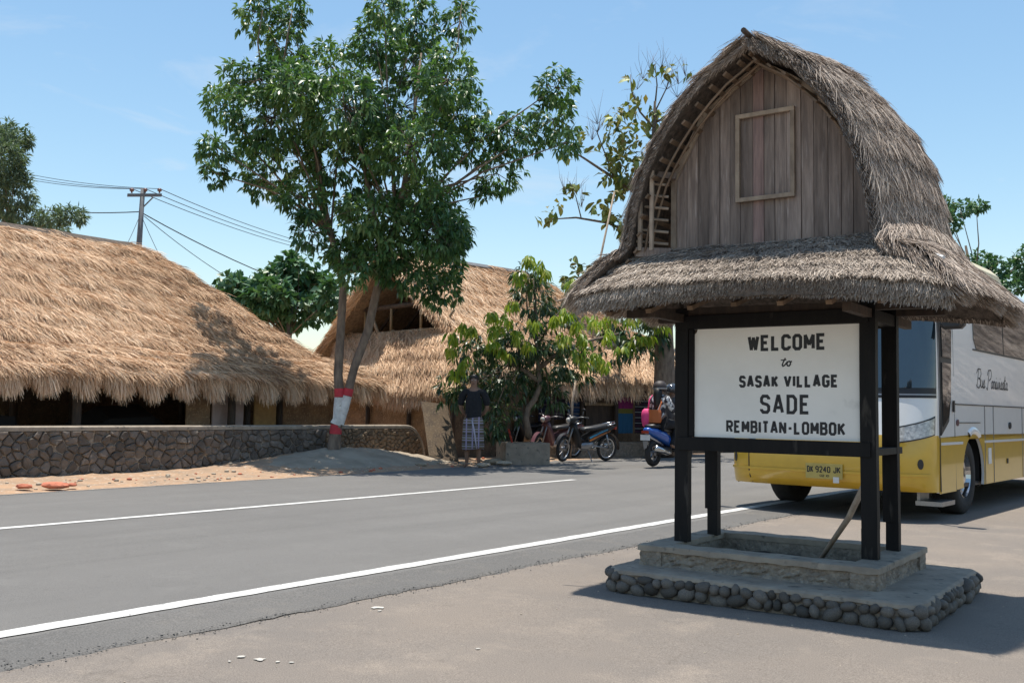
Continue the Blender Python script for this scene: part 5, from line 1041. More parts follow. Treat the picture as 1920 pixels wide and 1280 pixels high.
b = MB(); b.loft([[bw(max(a, AJ + (max(0, z - 2.4) * .95 if a < .5 else 0)), x, z) for x, z in prof_] for a in (AJ, .6, 1.5, 4, 6, BL)], cap=False, closed=False); ba(b, 'upper_body', m_white, smooth=True)
b = MB(); b.prism([bw(BL, x, z) for x, z in [(0, .3)] + prof_ + [(BW, .3)]], BD * .03); ba(b, 'rear_wall', m_white)
b = MB(); b.box(bw(4.2, BW / 2, .31), (8.0, BW - .12, .04), AXB); ba(b, 'floor_pan', m_blackp)
b = MB()
for A_ in (FA, RA):
    for B_ in (.36, BW - .36): b.box(bw(A_, B_, .58), (1.1, .02, .62), AXB)
    for dA in (-.46, .46): b.box(bw(A_ + dA, BW / 2, .58), (.02, BW - .12, .62), AXB)
    b.box(bw(A_, BW / 2, .90), (1.1, BW - .12, .02), AXB)
ba(b, 'wheel_well', m_blackp)
# windscreen in its black surround, wiper panel, lamps
nose_patch('windscreen_surround', m_blackp, -82, 82, c_(1.235), c_(2.50), .006, 36, 8); nose_patch('windscreen', m_glass, -78, 78, c_(1.335), c_(2.46), .014, 36, 8)
nose_patch('wiper_panel_line', m_steel, -80, 80, c_(1.262), c_(1.275), .012, 36, 1)
for sg in (-1, 1):
    q = lambda lo, hi: (min(sg * lo, sg * hi), max(sg * lo, sg * hi))
    t0, t1 = q(27, 79); f0 = lambda d: .765 + .10 * (abs(d) - 27) / 52; f1 = lambda d: .93 + .125 * (abs(d) - 27) / 52
    h = nose_patch('headlight', m_blackp, t0, t1, f0, f1, .006, 14, 4); t0, t1 = q(29, 76)
    nose_patch('lens', m_lamp, t0, t1, lambda d: f0(d) + .014, lambda d: f1(d) - .014, .013, 14, 4, par=h)
    t0, t1 = q(53, 60); nose_patch('fog_lamp', m_blackp, t0, t1, lambda d: .575 - .05 * math.sqrt(max(.02, 1 - ((abs(d) - 56.5) / 3.5) ** 2)), lambda d: .575 + .05 * math.sqrt(max(.02, 1 - ((abs(d) - 56.5) / 3.5) ** 2)), .006, 12, 4)
    t0, t1 = q(33, 34); nose_patch('bumper_seam', m_blackp, t0, t1, c_(.30), c_(.72), .004, 2, 6)
nose_patch('bumper_crease', m_yellow, -70, 70, c_(.452), c_(.478), .014, 30, 1)
# number plate with its characters
pc = Vector(NP(R_(-4), .50, .03)); pn = (NP(0, .5, .2) - NP(0, .5, 0)).normalized(); px_ = Vector((0, 0, 1)).cross(pn).normalized(); b = MB()
pc = NP(R_(.5), .47, .022); b.box(pc, (.39, .012, .155), (px_, pn, Vector((0, 0, 1)))); PL_ = ba(b, 'number_plate', m_plate)
pp = lambda x, y, l: pc + px_ * (x - .195) + pn * (.0066 + l) + Vector((0, 0, y - .0775))
for txt, x0, x1, y0, y1, w in (('DK', .015, .082, .062, .128, .011), ('9240', .105, .265, .062, .128, .011), ('JK', .295, .372, .062, .128, .011)): ba(lettering(txt, x0, x1, y0, y1, pp, w), 'characters', m_letter, PL_)
ba(lettering('02 10', .15, .25, .02, .042, pp, .0045), 'characters', m_letter, PL_)
b = MB(); b.box(pc + px_ * .13 + Vector((0, 0, -.085)) + pn * .008, (.06, .006, .06), (px_, pn, Vector((0, 0, 1)))); ba(b, 'paper_tag', m_pwhite)
# door side: seams, black glazed door, side windows, lines, script
def sbox(a0, a1, z0, z1, name, mat, o=.006, B_=0, par=None):
    i0, i1 = interp(IN, z0), interp(IN, z1); b = MB(); b.prism([bw(a0, B_ + i0 - o, z0), bw(a1, B_ + i0 - o, z0), bw(a1, B_ + i1 - o, z1), bw(a0, B_ + i1 - o, z1)], -BN * .012); return ba(b, name, mat, par, fix=True)
def spoly(P, name, mat, o, par=None):
    b = MB(); b.prism([bw(a, interp(IN, z) - o, z) for a, z in P], -BN * .012); return ba(b, name, mat, par, fix=True)
DR = spoly([(.115, .29), (.63, .29), (.63, 2.50), (.115, 2.50)], 'door', m_white, .006); spoly([(.115, .28), (.63, .28), (.63, .836), (.115, .836)], 'door_skirt', m_yellow, .010, DR)
DG = spoly([(.135, .86), (.40, 1.0), (.475, 1.22), (.60, 2.2), (.60, 2.46), (.135, 2.46)], 'door_window', m_blackp, .012, DR); spoly([(.20, 1.66), (.505, 1.66), (.575, 2.2), (.575, 2.42), (.20, 2.42)], 'pane', m_sideglass, .018, None); spoly([(.18, .95), (.385, 1.05), (.45, 1.24), (.495, 1.60), (.18, 1.60)], 'pane', m_glass, .018, None)
sbox(.095, .118, .30, 2.5, 'door_seal', m_blackp, .012); sbox(.632, .642, .28, 2.5, 'door_seal', m_blackp, .011); sbox(.54, .585, 1.10, 1.22, 'door_handle', m_blackp, .022, 0)
b = MB(); b.disc(bw(.72, -.008, .99), BN, .035, .012, 14); ba(b, 'red_reflector', m_maroon)
wins = [(1.43, 2.72), (2.76, 4.05), (4.09, 5.38), (5.42, 6.71), (6.75, 7.95)]
for k, (a0, a1) in enumerate(wins):
    P = [(a0 + (.10 if k == 0 else 0), 1.815), (a1, 1.815), (a1, 2.575), (a0, 2.575), (a0, 1.92)] if k == 0 else [(a0, 1.815), (a1, 1.815), (a1, 2.575), (a0, 2.575)]
    z_ = [P] ; b = MB()
    f = [bw(a, interp(IN, z) - .008, z) for a, z in P]; b.prism(f, -BN * .014); ba(b, 'window', m_sideglass, fix=True)
sbox(1.40, 7.98, 1.795, 1.812, 'window_rubber', m_blackp, .007)
for k in range(1, 5): a = wins[k][0] - .02; b = MB(); sbox(a - .018, a + .018, 1.815, 2.57, 'window_bar', m_blackp, .004)
for (a0, a1, z0, z1) in [(.66, 8.2, 1.178, 1.190), (.70, 1.62, .985, .994), (1.80, 1.81, .30, 1.178), (2.18, 2.19, .30, 1.178), (3.6, 3.61, .30, 1.178), (5.0, 5.01, .3, 1.178)]: sbox(a0, a1, z0, z1, 'panel_seam', m_steel if z1 - z0 > .02 else m_blackp, .010 if z0 < .5 else .006)
sbox(AJ + .04, FA - WR - .02, .762, .790, 'white_stripe', m_white, .013); sbox(FA + WR + .02, RA - WR - .02, .762, .790, 'white_stripe', m_white, .013)
sbox(1.93, 2.05, .52, .70, 'paper_notice', m_pwhite, .013); sbox(2.78, 2.84, .50, .56, 'flap_latch', m_blackp, .013)
b = MB(); b.torus(bw(2.95, -.010, .955), BN, .032, .012, 16, 6); ba(b, 'filler_cap', m_blackp)
b = MB(); b.loft([[bw(FA + r * math.cos(R_(x)), o, .43 + r * math.sin(R_(x))) for r, o in ((WR + .005, -.002), (WR + .03, -.028), (WR + .075, -.012), (WR + .085, .0))] for x in range(62, 119, 6)], cap=False, closed=False); ba(b, 'arch_flare', m_white, smooth=True)
SCR = {'B': (.9, [[(.15, 0), (.4, 1.0)], [(0, .8), (.25, 1.05), (.8, 1.05), (.95, .8), (.75, .55), (.4, .52)], [(.4, .52), (.8, .48), (.85, .2), (.6, -.02), (.2, .02), (0, .15)]]), 'P': (.9, [[(.1, -.1), (.4, 1.0)], [(0, .75), (.2, 1.05), (.75, 1.08), (.95, .85), (.8, .6), (.45, .45)], [(.1, -.1), (-.15, .05)]]),
 'u': (.5, [[(0, .42), (.05, .45), (0, .1), (.15, 0), (.35, .12), (.45, .45)], [(.45, .45), (.4, .08), (.5, 0), (.6, .08)]]), 's': (.42, [[(0, .1), (.3, .48), (.36, .15), (.22, 0), (.05, .06)], [(.3, .02), (.5, .1)]]), 'a': (.5, [[(.4, .38), (.25, .46), (.05, .3), (.02, .08), (.15, 0), (.32, .12), (.42, .45)], [(.42, .45), (.38, .08), (.48, 0), (.6, .1)]]),
 'r': (.4, [[(0, .1), (.15, .5), (.18, .4), (.36, .42)], [(.36, .42), (.3, .08), (.4, 0), (.5, .1)]]), 'i': (.26, [[(0, .1), (.14, .44), (.1, .08), (.18, 0), (.3, .1)], [(.2, .62), (.23, .68)]]), 'w': (.66, [[(0, .4), (.06, .45), (.02, .1), (.14, 0), (.28, .12), (.34, .42)], [(.34, .42), (.3, .1), (.42, 0), (.56, .14), (.6, .45), (.7, .38)]]), 't': (.36, [[(0, .1), (.2, .85), (.12, .1), (.22, 0), (.4, .12)], [(.02, .55), (.36, .58)]])}
x = 1.50; H = .20; e = 0; b = MB(); nm_ = None
for ch in 'Bus Pariwisata':
    if ch == ' ': x += .09; continue
    u, st = SCR[ch]
    for q in st: stroke(b, [(x + (p[0] + .22 * p[1]) * H * .98, 1.385 + p[1] * H) for p in q], .0135, lambda X_, Y_, l: bw(X_, interp(IN, Y_) - .0015 - l, Y_), .0008 + .0003 * (e % 6)); e += 1
    x += u * H * 1.0
stuff(ba(b, 'script_lettering', m_letter))
# wheels, step, mirrors, roof unit
def bwheel(A_, B_, out):
    c = bw(A_, B_, .415); b = MB(); b.loft([[c + BN * o + (BD * math.cos(2 * math.pi * i / 32) + Vector((0, 0, 1)) * math.sin(2 * math.pi * i / 32)) * r for i in range(32)] for r, o in ((.24, -.12), (.38, -.13), (.415, -.10), (.415, .10), (.38, .13), (.25, .125), (.24, .09))], cap=False)
    w = ba(b, 'wheel', m_rubber, smooth=True); b = MB(); s_ = out
    b.loft([[c + BN * (o * s_) + (BD * math.cos(2 * math.pi * i / 32) + Vector((0, 0, 1)) * math.sin(2 * math.pi * i / 32)) * r for i in range(32)] for r, o in ((.25, .115), (.235, .12), (.22, .07), (.15, .03), (.14, .06), (.09, .08), (.085, .11), (.02, .115))], cap=False); ba(b, 'rim', m_chrome, w, smooth=False)
    b = MB()
    for k in range(8): a = k * math.pi / 4; b.disc(c + BN * (.045 * s_) + (BD * math.cos(a) + Vector((0, 0, 1)) * math.sin(a)) * .185, BN, .024, .03, 10)
    for k in range(8): a = (k + .5) * math.pi / 4; b.disc(c + BN * (.075 * s_) + (BD * math.cos(a) + Vector((0, 0, 1)) * math.sin(a)) * .115, BN, .012, .03, 6)
    stuff(ba(b, 'wheel_bolts', m_blackp, w))
for A_ in (1.17, RA):
    for B_, s_ in ((.17, 1), (BW - .17, -1)): bwheel(A_, B_, s_)
b = MB(); b.box(bw(.28, .10, .175), (.44, .26, .045), AXB); b.box(bw(.28, .22, .22), (.3, .03, .12), AXB); ba(b, 'door_step', m_steel)
for sg, B_ in ((1, -.21), (-1, BW + .21)):
    b = MB(); b.loft([[bw(-.15 + o, B_ + x * .115 * k, 2.08 + y * .17 * k) for x, y in ((-1, -.8), (-.7, -1), (.7, -1), (1, -.8), (1, .8), (.7, 1), (-.7, 1), (-1, .8))] for o, k in ((-.05, .85), (-.02, 1), (.04, 1), (.06, .9))]); mr = ba(b, 'mirror', m_blackp)
    b = MB(); b.tube([bw(-.14, B_, 2.22), bw(-.14, B_ + sg * .02, 2.42), bw(-.05, B_ + sg * .25, 2.52), bw(.12, B_ + sg * .5, 2.50)], .022, 7); ba(b, 'arm', m_blackp, mr, smooth=True)
b = MB(); b.loft([[bw(a, BW / 2 + x * (.72 * k), 2.86 + z * k2) for x, z in ((-1, 0), (-1, .10), (-.86, .20), (-.4, .24), (.4, .24), (.86, .20), (1, .10), (1, 0))] for a, k, k2 in ((1.38, .86, .3), (1.45, .96, .8), (1.65, 1, 1), (4.2, 1, 1), (4.5, .95, .5))]); ba(b, 'roof_cooling_unit', m_cream, smooth=False)
# seats glimpsed through the windscreen are left to the dark glass

# ================================================================== MOTORBIKES
ZU = Vector((0, 0, 1))
class Fr:                                        # a frame standing on the ground: x forward, y to the left, z up, leaning
    def __init__(s, o, fwd, lean=0, k=1.0):
        s.o = Vector(o); s.x = Vector((fwd.x, fwd.y, 0)).normalized(); l = ZU.cross(s.x); s.y = l * math.cos(lean) - ZU * math.sin(lean); s.z = ZU * math.cos(lean) + l * math.sin(lean); s.k = k
    def __call__(s, x, y, z): return s.o + (s.x * x + s.y * y + s.z * z) * s.k
def badd(b, name, mat, root, par=None, **k):
    o = b.build(name, mat, None, **k); o.parent = par or root; o.matrix_parent_inverse = Matrix.Translation(-root.location) if par is None else Matrix.Identity(4); return o
def cwheel(F, x, z, R, r, root, rim=m_chrome, steer=0, spokes=12, name='wheel'):
    ax = (F.y * math.cos(steer) + F.x * -math.sin(steer)).normalized(); c = F(x, 0, z); k = F.k; b = MB(); b.torus(c, ax, (R - r) * k, r * k, 28, 8); w = badd(b, name, m_rubber, root, smooth=True)
    b = MB(); b.torus(c, ax, (R - 2 * r + .004) * k, .017 * k, 28, 6); badd(b, 'rim', rim, root, w, smooth=True)
    a1 = ax.orthogonal().normalized(); a2 = ax.cross(a1); b = MB()
    for i in range(spokes):
        a = 2 * math.pi * i / spokes; b.tube([c + (a1 * math.cos(a + .5) + a2 * math.sin(a + .5)) * .035 * k, c + (a1 * math.cos(a) + a2 * math.sin(a)) * (R - 2 * r) * k], .004 * k if spokes > 8 else .014 * k, 4)
    b.disc(c, ax, .045 * k, .10 * k, 12); stuff(badd(b, 'spokes', m_steel, root, w)); return w
def loftx(F, S_, root, name, mat, par=None, n=10, smooth=True):     # rings along x: (x, y centre, z centre, half width, half height)
    b = MB(); b.loft([[F(x, y + hw * math.copysign(abs(math.cos(t)) ** .7, math.cos(t)), z + hh * math.copysign(abs(math.sin(t)) ** .7, math.sin(t))) for t in (2 * math.pi * i / n for i in range(n))] for x, y, z, hw, hh in S_]); return badd(b, name, mat, root, par, smooth=smooth)
def tubes(F, L_, root, name, mat, par=None, n=6):
    b = MB()
    for pts, r in L_: b.tube([F(*p) for p in pts], r * F.k, n)
    return badd(b, name, mat, root, par, smooth=True)
def underbone(label, o, fwd, steer, fairing, stripe1, stripe2, lean, group='motorbikes parked in front of the stall'):
    F = Fr(o, fwd, lean, .93); root = thing('motorbike', label, 'motorbike', o, group)
    cwheel(F, -.62, .28, .285, .036, root); cwheel(F, .62, .28, .285, .034, root, steer=steer)
    sx_, sy_ = math.cos(steer), math.sin(steer)
    tubes(F, [([(.62 - .06 * s_ * sy_, .07 * s_, .28), (.48, .055 * s_, .62), (.42, .05 * s_, .80)], .020) for s_ in (-1, 1)], root, 'front_fork', m_steel)
    b = MB(); b.loft([[F(.62 + (.335) * math.cos(R_(a)) * sx_, .335 * math.cos(R_(a)) * sy_ + y, .28 + .335 * math.sin(R_(a))) for y in (-.055, -.03, .03, .055)] for a in range(20, 171, 15)], cap=False, closed=False); badd(b, 'front_fender', fairing, root, smooth=True)
    # leg shield and cowl
    b = MB(); b.loft([[F(x, -w, z), F(x + .05, -w * .6, z), F(x + .07, 0, z), F(x + .05, w * .6, z), F(x, w, z), F(x - .05, w * .6, z), F(x - .05, -w * .6, z)] for x, w, z in ((.22, .10, .30), (.26, .17, .42), (.34, .20, .60), (.40, .15, .76), (.40, .10, .84))]); badd(b, 'leg_shield', fairing, root, smooth=True)
    loftx(F, [(.56, 0, .90, .03, .03), (.53, 0, .90, .085, .07), (.45, 0, .92, .10, .075), (.36, 0, .93, .08, .06), (.32, 0, .93, .03, .03)], root, 'headlight_cowl', fairing); b = MB(); b.ball(F(.545, 0, .895), (.06, .06, .05), (F.y, F.z, F.x)); badd(b, 'headlight', m_lamp, root, smooth=True)
    tubes(F, [([(.40, -.08, .95), (.36, -.20, .99), (.30, -.33, .985)], .014), ([(.40, .08, .95), (.36, .20, .99), (.30, .33, .985)], .014), ([(.34, -.22, .99), (.36, -.26, 1.12)], .006), ([(.34, .22, .99), (.36, .26, 1.12)], .006)], root, 'handlebar', m_steel)
    for s_ in (-1, 1):
        b = MB(); b.ball(F(.36, .27 * s_, 1.15), (.055, .015, .035), (F.y, F.x, F.z)); badd(b, 'mirror', m_blackp, root, smooth=True); b = MB(); b.tube([F(.33, .25 * s_, .988), F(.28, .36 * s_, .982)], .02, 7); badd(b, 'grip', m_rubber, root)
    tubes(F, [([(.40, 0, .80), (.20, 0, .50), (.02, 0, .42), (-.25, 0, .46), (-.55, 0, .62)], .04)], root, 'frame', m_blackp); loftx(F, [(.22, 0, .34, .05, .05), (.14, 0, .33, .085, .085), (0, 0, .34, .10, .10), (-.12, 0, .36, .09, .09), (-.2, 0, .36, .05, .05)], root, 'engine', m_steel, n=12)
    tubes(F, [([(-.05, s_ * .07, .36), (-.62, s_ * .075, .28)], .018) for s_ in (-1, 1)] + [([(-.62, s_ * .09, .28), (-.50, s_ * .09, .60)], .022) for s_ in (-1, 1)], root, 'swing_arm', m_steel); tubes(F, [([(.10, -.09, .28), (-.1, -.13, .24), (-.35, -.14, .26)], .02), ([(-.35, -.14, .26), (-.85, -.15, .36)], .042)], root, 'exhaust', m_chrome, n=8)
    loftx(F, [(.16, 0, .68, .06, .02), (.10, 0, .71, .10, .045), (-.15, 0, .725, .12, .05), (-.38, 0, .765, .115, .05), (-.58, 0, .79, .09, .045), (-.66, 0, .80, .04, .03)], root, 'seat', m_blackp, n=12)
    for s_ in (-1, 1):
        for nm, mm, o_, zz in (('side_panel', fairing, .0, 0), ('stripe', stripe1, .006, .005), ('stripe', stripe2, .006, -.055)):
            P = [(.02, .44), (.06, .54), (-.2, .66), (-.72, .80), (-.80, .78), (-.62, .68), (-.25, .50)] if o_ == 0 else [(-.02, .50 + zz), (.0, .535 + zz), (-.3, .655 + zz), (-.62, .745 + zz), (-.62, .72 + zz), (-.28, .61 + zz)]
            b = MB(); b.prism([F(x, s_ * (.10 + o_ - .03 * (x < -.6)), z) for x, z in P], F.y * (s_ * .008)); badd(b, nm, mm, root, fix=True)
    tubes(F, [([(-.5, -.10, .80), (-.72, -.09, .84), (-.80, 0, .87), (-.72, .09, .84), (-.5, .10, .80)], .016)], root, 'grab_rail', m_chrome); b = MB(); b.loft([[F(-.62 - .34 * math.sin(R_(a)), y, .28 + .34 * math.cos(R_(a))) for y in (-.05, .05)] for a in range(0, 100, 12)], cap=False, closed=False); badd(b, 'rear_fender', m_blackp, root, smooth=True)
    b = MB(); b.box(F(-.80, 0, .74), (.03, .11, .06), (F.x, F.y, F.z)); badd(b, 'tail_light', m_redpaint, root); tubes(F, [([(.0, .08, .26), (-.04, .20, .02), (-.05, .235, -.01)], .012)], root, 'kickstand', m_steel); return root
fw = Vector((-.91, -.66, 0)); mid_ = gnd(1096, 864, .03)
underbone('black underbone motorbike with blue and orange side stripes on its stand, nearest the road', mid_, fw, .35, m_blackp, flat('sky_blue_stripe', (.05, .32, .50)), flat('orange_stripe', (.65, .20, .03)), .10)
underbone('dark maroon motorbike parked half hidden behind the striped one', mid_ + Vector((-.55, 1.0, 0)), fw + Vector((.15, -.1, 0)), .3, m_maroon, m_maroon, m_blackp, .10)
underbone('black motorbike deepest in the shade by the mango trunk', mid_ + Vector((-1.15, 1.75, 0)), fw + Vector((.1, -.3, 0)), .2, m_blackp, m_blackp, m_steel, .08)

# ================================================================== PEOPLE
def skin(name, V, Ed, mat, root, F, par=None, sub=2):
    """V: name -> ((x,y,z), radius[, radius2]); first entry is the root of the skin"""
    ks = list(V); ix = {k: i for i, k in enumerate(ks)}; me = bpy.data.meshes.new(name); me.from_pydata([F(*V[k][0]) for k in ks], [(ix[a], ix[b_]) for a, b_ in Ed], []); me.materials.append(mat)
    o = bpy.data.objects.new(name, me); link(o); m = o.modifiers.new('skin', 'SKIN'); m.use_smooth_shade = True
    if not me.skin_vertices: me.attributes
    for k in ks:
        r = V[k][1] if hasattr(V[k][1], '__len__') else (V[k][1], V[k][1]); sv = me.skin_vertices[0].data[ix[k]]; sv.radius = (r[0] * F.k, r[1] * F.k); sv.use_root = (k == ks[0])
    sb = o.modifiers.new('smooth', 'SUBSURF'); sb.levels = sub; sb.render_levels = sub
    o.parent = par or root; o.matrix_parent_inverse = Matrix.Translation(-root.location) if par is None else Matrix.Identity(4); return o
def chain(*k): return list(zip(k, k[1:]))
def face(F, root, c, k=1.0, turn=0):            # features on a head centred at c (x forward)
    fx = lambda x, y, z: F(c[0] + x * math.cos(turn) - y * math.sin(turn), c[1] + x * math.sin(turn) + y * math.cos(turn), c[2] + z)
    for s_ in (-1, 1):
        b = MB(); b.ball(fx(.078, .031 * s_, .012), (.013, .012, .008), (F.x, F.y, ZU), 8, 5); badd(b, 'eye', m_pwhite, root, smooth=True); b = MB(); b.ball(fx(.088, .031 * s_, .012), (.006, .006, .006), None, 6, 4); badd(b, 'pupil', m_hair, root)
        b = MB(); b.tube([fx(.083, .016 * s_, .034), fx(.086, .032 * s_, .039), fx(.078, .047 * s_, .034)], .005, 5); badd(b, 'eyebrow', m_hair, root); b = MB(); b.ball(fx(0, .077 * s_, -.005), (.018, .01, .03), (F.x, F.y, ZU), 8, 5); badd(b, 'ear', m_skin, root, smooth=True)
    b = MB(); b.loft([[fx(.085 + d, w * q, z) for d, q in ((0, -1), (.004, -.5), (h, 0), (.004, .5), (0, 1))] for z, w, h in ((.02, .008, .008), (-.008, .012, .020), (-.02, .018, .026), (-.028, .012, .008))], closed=False); badd(b, 'nose', m_skin, root, smooth=True)
    b = MB(); b.ball(fx(.082, 0, -.052), (.010, .026, .008), (F.x, F.y, ZU), 8, 5); badd(b, 'mouth', flat('lips', (.12, .045, .04)), root, smooth=True)
def hand(F, root, w, d, up, mat=m_skin, s_=1):   # palm with five unequal, curled fingers
    d = Vector(d).normalized(); up = Vector(up); up = (up - d * up.dot(d)).normalized(); sd_ = d.cross(up); w = Vector(w); b = MB(); P = lambda x, y, z: F(*(w + d * x + sd_ * y + up * z))
    b.loft([[P(x, yy * hw, zz * hh) for yy, zz in ((-1, -.6), (-.6, -1), (.6, -1), (1, -.6), (1, .6), (.6, 1), (-.6, 1), (-1, .6))] for x, hw, hh in ((0, .026, .018), (.03, .036, .018), (.07, .042, .015), (.088, .040, .012))])
    for y, L_ in ((-.030, .064), (-.010, .074), (.011, .070), (.031, .054)): b.tube([P(.08, y, 0), P(.08 + L_ * .45, y * 1.05, -.006), P(.08 + L_ * .75, y * 1.05, -.022), P(.08 + L_ * .85, y * 1.05, -.042)], [.0095, .009, .008, .006], 6)
    b.tube([P(.02, -.03 * s_, 0), P(.05, -.062 * s_, -.008), P(.08, -.070 * s_, -.02), P(.10, -.066 * s_, -.03)], [.013, .012, .010, .007], 6); badd(b, 'hand', mat, root, smooth=True)
# --- the man standing at the road edge
mo = gnd(886, 874, .03); MF = Fr(mo, Vector((-.05, -1, 0)), 0, .99)
man = thing('person', 'barefoot man in black t-shirt and checked sarong standing at the road edge', 'person', mo)
V = {'pel': ((0, 0, .90), (.15, .11)), 'wst': ((.0, 0, 1.04), (.135, .10)), 'chs': ((0, 0, 1.22), (.155, .11)), 'nk0': ((-.01, 0, 1.375), .075), 'nk': ((.0, 0, 1.43), .052), 'chn': ((.025, 0, 1.475), (.056, .062)), 'hd': ((.012, 0, 1.545), (.074, .086)), 'tp': ((.0, 0, 1.61), (.06, .07))}
Ed = chain('pel', 'wst', 'chs', 'nk0', 'nk', 'chn', 'hd', 'tp')
for s_, n_ in ((-1, 'r'), (1, 'l')):
    V.update({'sh' + n_: ((-.01, .165 * s_, 1.345), .062), 'ua' + n_: ((-.03, .215 * s_, 1.22), .05), 'el' + n_: ((-.06, .245 * s_, 1.06), .042), 'fa' + n_: ((-.11, .185 * s_, .96), .036), 'wr' + n_: ((-.16, .07 * s_, .90), .026),
      'hp' + n_: ((0, .09 * s_, .84), .085), 'th' + n_: ((.02, .095 * s_, .66), .078), 'kn' + n_: ((.03, .10 * s_, .46), .055), 'cf' + n_: ((.0, .105 * s_, .33), .052), 'an' + n_: ((-.02, .11 * s_ , .085), .034), 'he' + n_: ((-.03, .11 * s_, .035), .034), 'ft' + n_: ((.10, .125 * s_, .025), (.04, .024)), 'to' + n_: ((.17, .135 * s_, .016), (.042, .014))})
    Ed += [('nk0', 'sh' + n_)] + chain('sh' + n_, 'ua' + n_, 'el' + n_, 'fa' + n_, 'wr' + n_) + [('pel', 'hp' + n_)] + chain('hp' + n_, 'th' + n_, 'kn' + n_, 'cf' + n_, 'an' + n_, 'he' + n_, 'ft' + n_, 'to' + n_)
skin('body', V, Ed, m_skin, man, MF); face(MF, man, (.012, 0, 1.545))
hand(MF, man, (-.16, .07, .90), (-.1, -1, -.3), (-1, 0, 0)); hand(MF, man, (-.17, -.07, .90), (-.2, 1, -.35), (-1, 0, 0), s_=-1)
b = MB()
for z, a_, c__, o_ in (): pass
b.loft([[MF(-.012 + ox + rx_ * math.cos(t), ry_ * math.sin(t), z + .02 * math.cos(t) * dz) for t in (2 * math.pi * i / 16 for i in range(16))] for z, rx_, ry_, ox, dz in ((1.49, .06, .070, -.035, 0), (1.545, .078, .084, -.022, .3), (1.595, .088, .087, .0, .6), (1.645, .072, .072, .0, .3), (1.668, .03, .03, 0, 0))]); badd(b, 'hair', m_hair, man, smooth=True)
V2 = {'hem': ((0, 0, .80), (.175, .135)), 'pel': ((0, 0, .88), (.165, .128)), 'wst': ((0, 0, 1.02), (.16, .12)), 'chs': ((0, 0, 1.22), (.172, .125)), 'nk0': ((-.01, 0, 1.36), (.10, .085)), 'nk': ((.0, 0, 1.395), (.066, .066))}
Ed2 = chain('hem', 'pel', 'wst', 'chs', 'nk0', 'nk')
for s_, n_ in ((-1, 'r'), (1, 'l')):
    V2.update({'sh' + n_: ((-.01, .17 * s_, 1.345), .075), 'ua' + n_: ((-.03, .225 * s_, 1.21), .072), 'el' + n_: ((-.055, .245 * s_, 1.08), .066)}); Ed2 += [('nk0', 'sh' + n_)] + chain('sh' + n_, 'ua' + n_, 'el' + n_)
skin('t_shirt', V2, Ed2, m_tee, man, MF)
m_sar, n_, bs, cr = band_mat('checked_sarong', [(0, (.10, .085, .06)), (.18, (.34, .31, .38)), (.30, (.16, .14, .09)), (.5, (.40, .38, .45)), (.58, (.13, .115, .08)), (.78, (.20, .17, .22)), (.86, (.09, .08, .06))], 'Z', 6.5)
tcx = n_.nodes.new('ShaderNodeTexCoord'); sxx = n_.nodes.new('ShaderNodeSeparateXYZ'); n_.links.new(tcx.outputs['Object'], sxx.inputs[0]); mm1 = n_.nodes.new('ShaderNodeMath'); mm1.operation = 'MULTIPLY'; mm1.inputs[1].default_value = 9; frr = n_.nodes.new('ShaderNodeMath'); frr.operation = 'FRACT'
n_.links.new(sxx.outputs['X'], mm1.inputs[0]); n_.links.new(mm1.outputs[0], frr.inputs[0]); gt = n_.nodes.new('ShaderNodeMath'); gt.operation = 'GREATER_THAN'; gt.inputs[1].default_value = .78; n_.links.new(frr.outputs[0], gt.inputs[0]); mxx = n_.nodes.new('ShaderNodeMixRGB'); mxx.inputs[2].default_value = (.33, .29, .42, 1); n_.links.new(gt.outputs[0], mxx.inputs[0]); n_.links.new(cr.outputs[0], mxx.inputs[1]); n_.links.new(mxx.outputs[0], bs.inputs['Base Color'])
b = MB(); N_ = 36
def fold(t, z): return 1 + (.045 * math.sin(5 * t + 2.2 * z) + .03 * math.sin(11 * t)) * (1.1 - z) + .09 * math.exp(-((t - .25) / .18) ** 2)
b.loft([[MF(.005 + rx_ * math.cos(t) * fold(t, z), ry_ * math.sin(t) * fold(t, z), z + .015 * math.sin(2 * t)) for t in (2 * math.pi * i / N_ - math.pi for i in range(N_))] for z, rx_, ry_ in ((.88, .125, .165), (.80, .135, .185), (.65, .14, .19), (.5, .14, .20), (.38, .14, .205), (.31, .138, .20), (.31, .128, .19), (.45, .12, .18))], cap=False); badd(b, 'sarong', m_sar, man, smooth=True)
b = MB(); b.tube([MF(.17, -.01, .84), MF(.18, .03, .66), MF(.185, .06, .48), MF(.18, .085, .32)], [.016, .022, .02, .012], 6, flat_=.6); badd(b, 'sarong_fold', flat('pale_lilac_fold', (.42, .40, .48)), man, smooth=True)
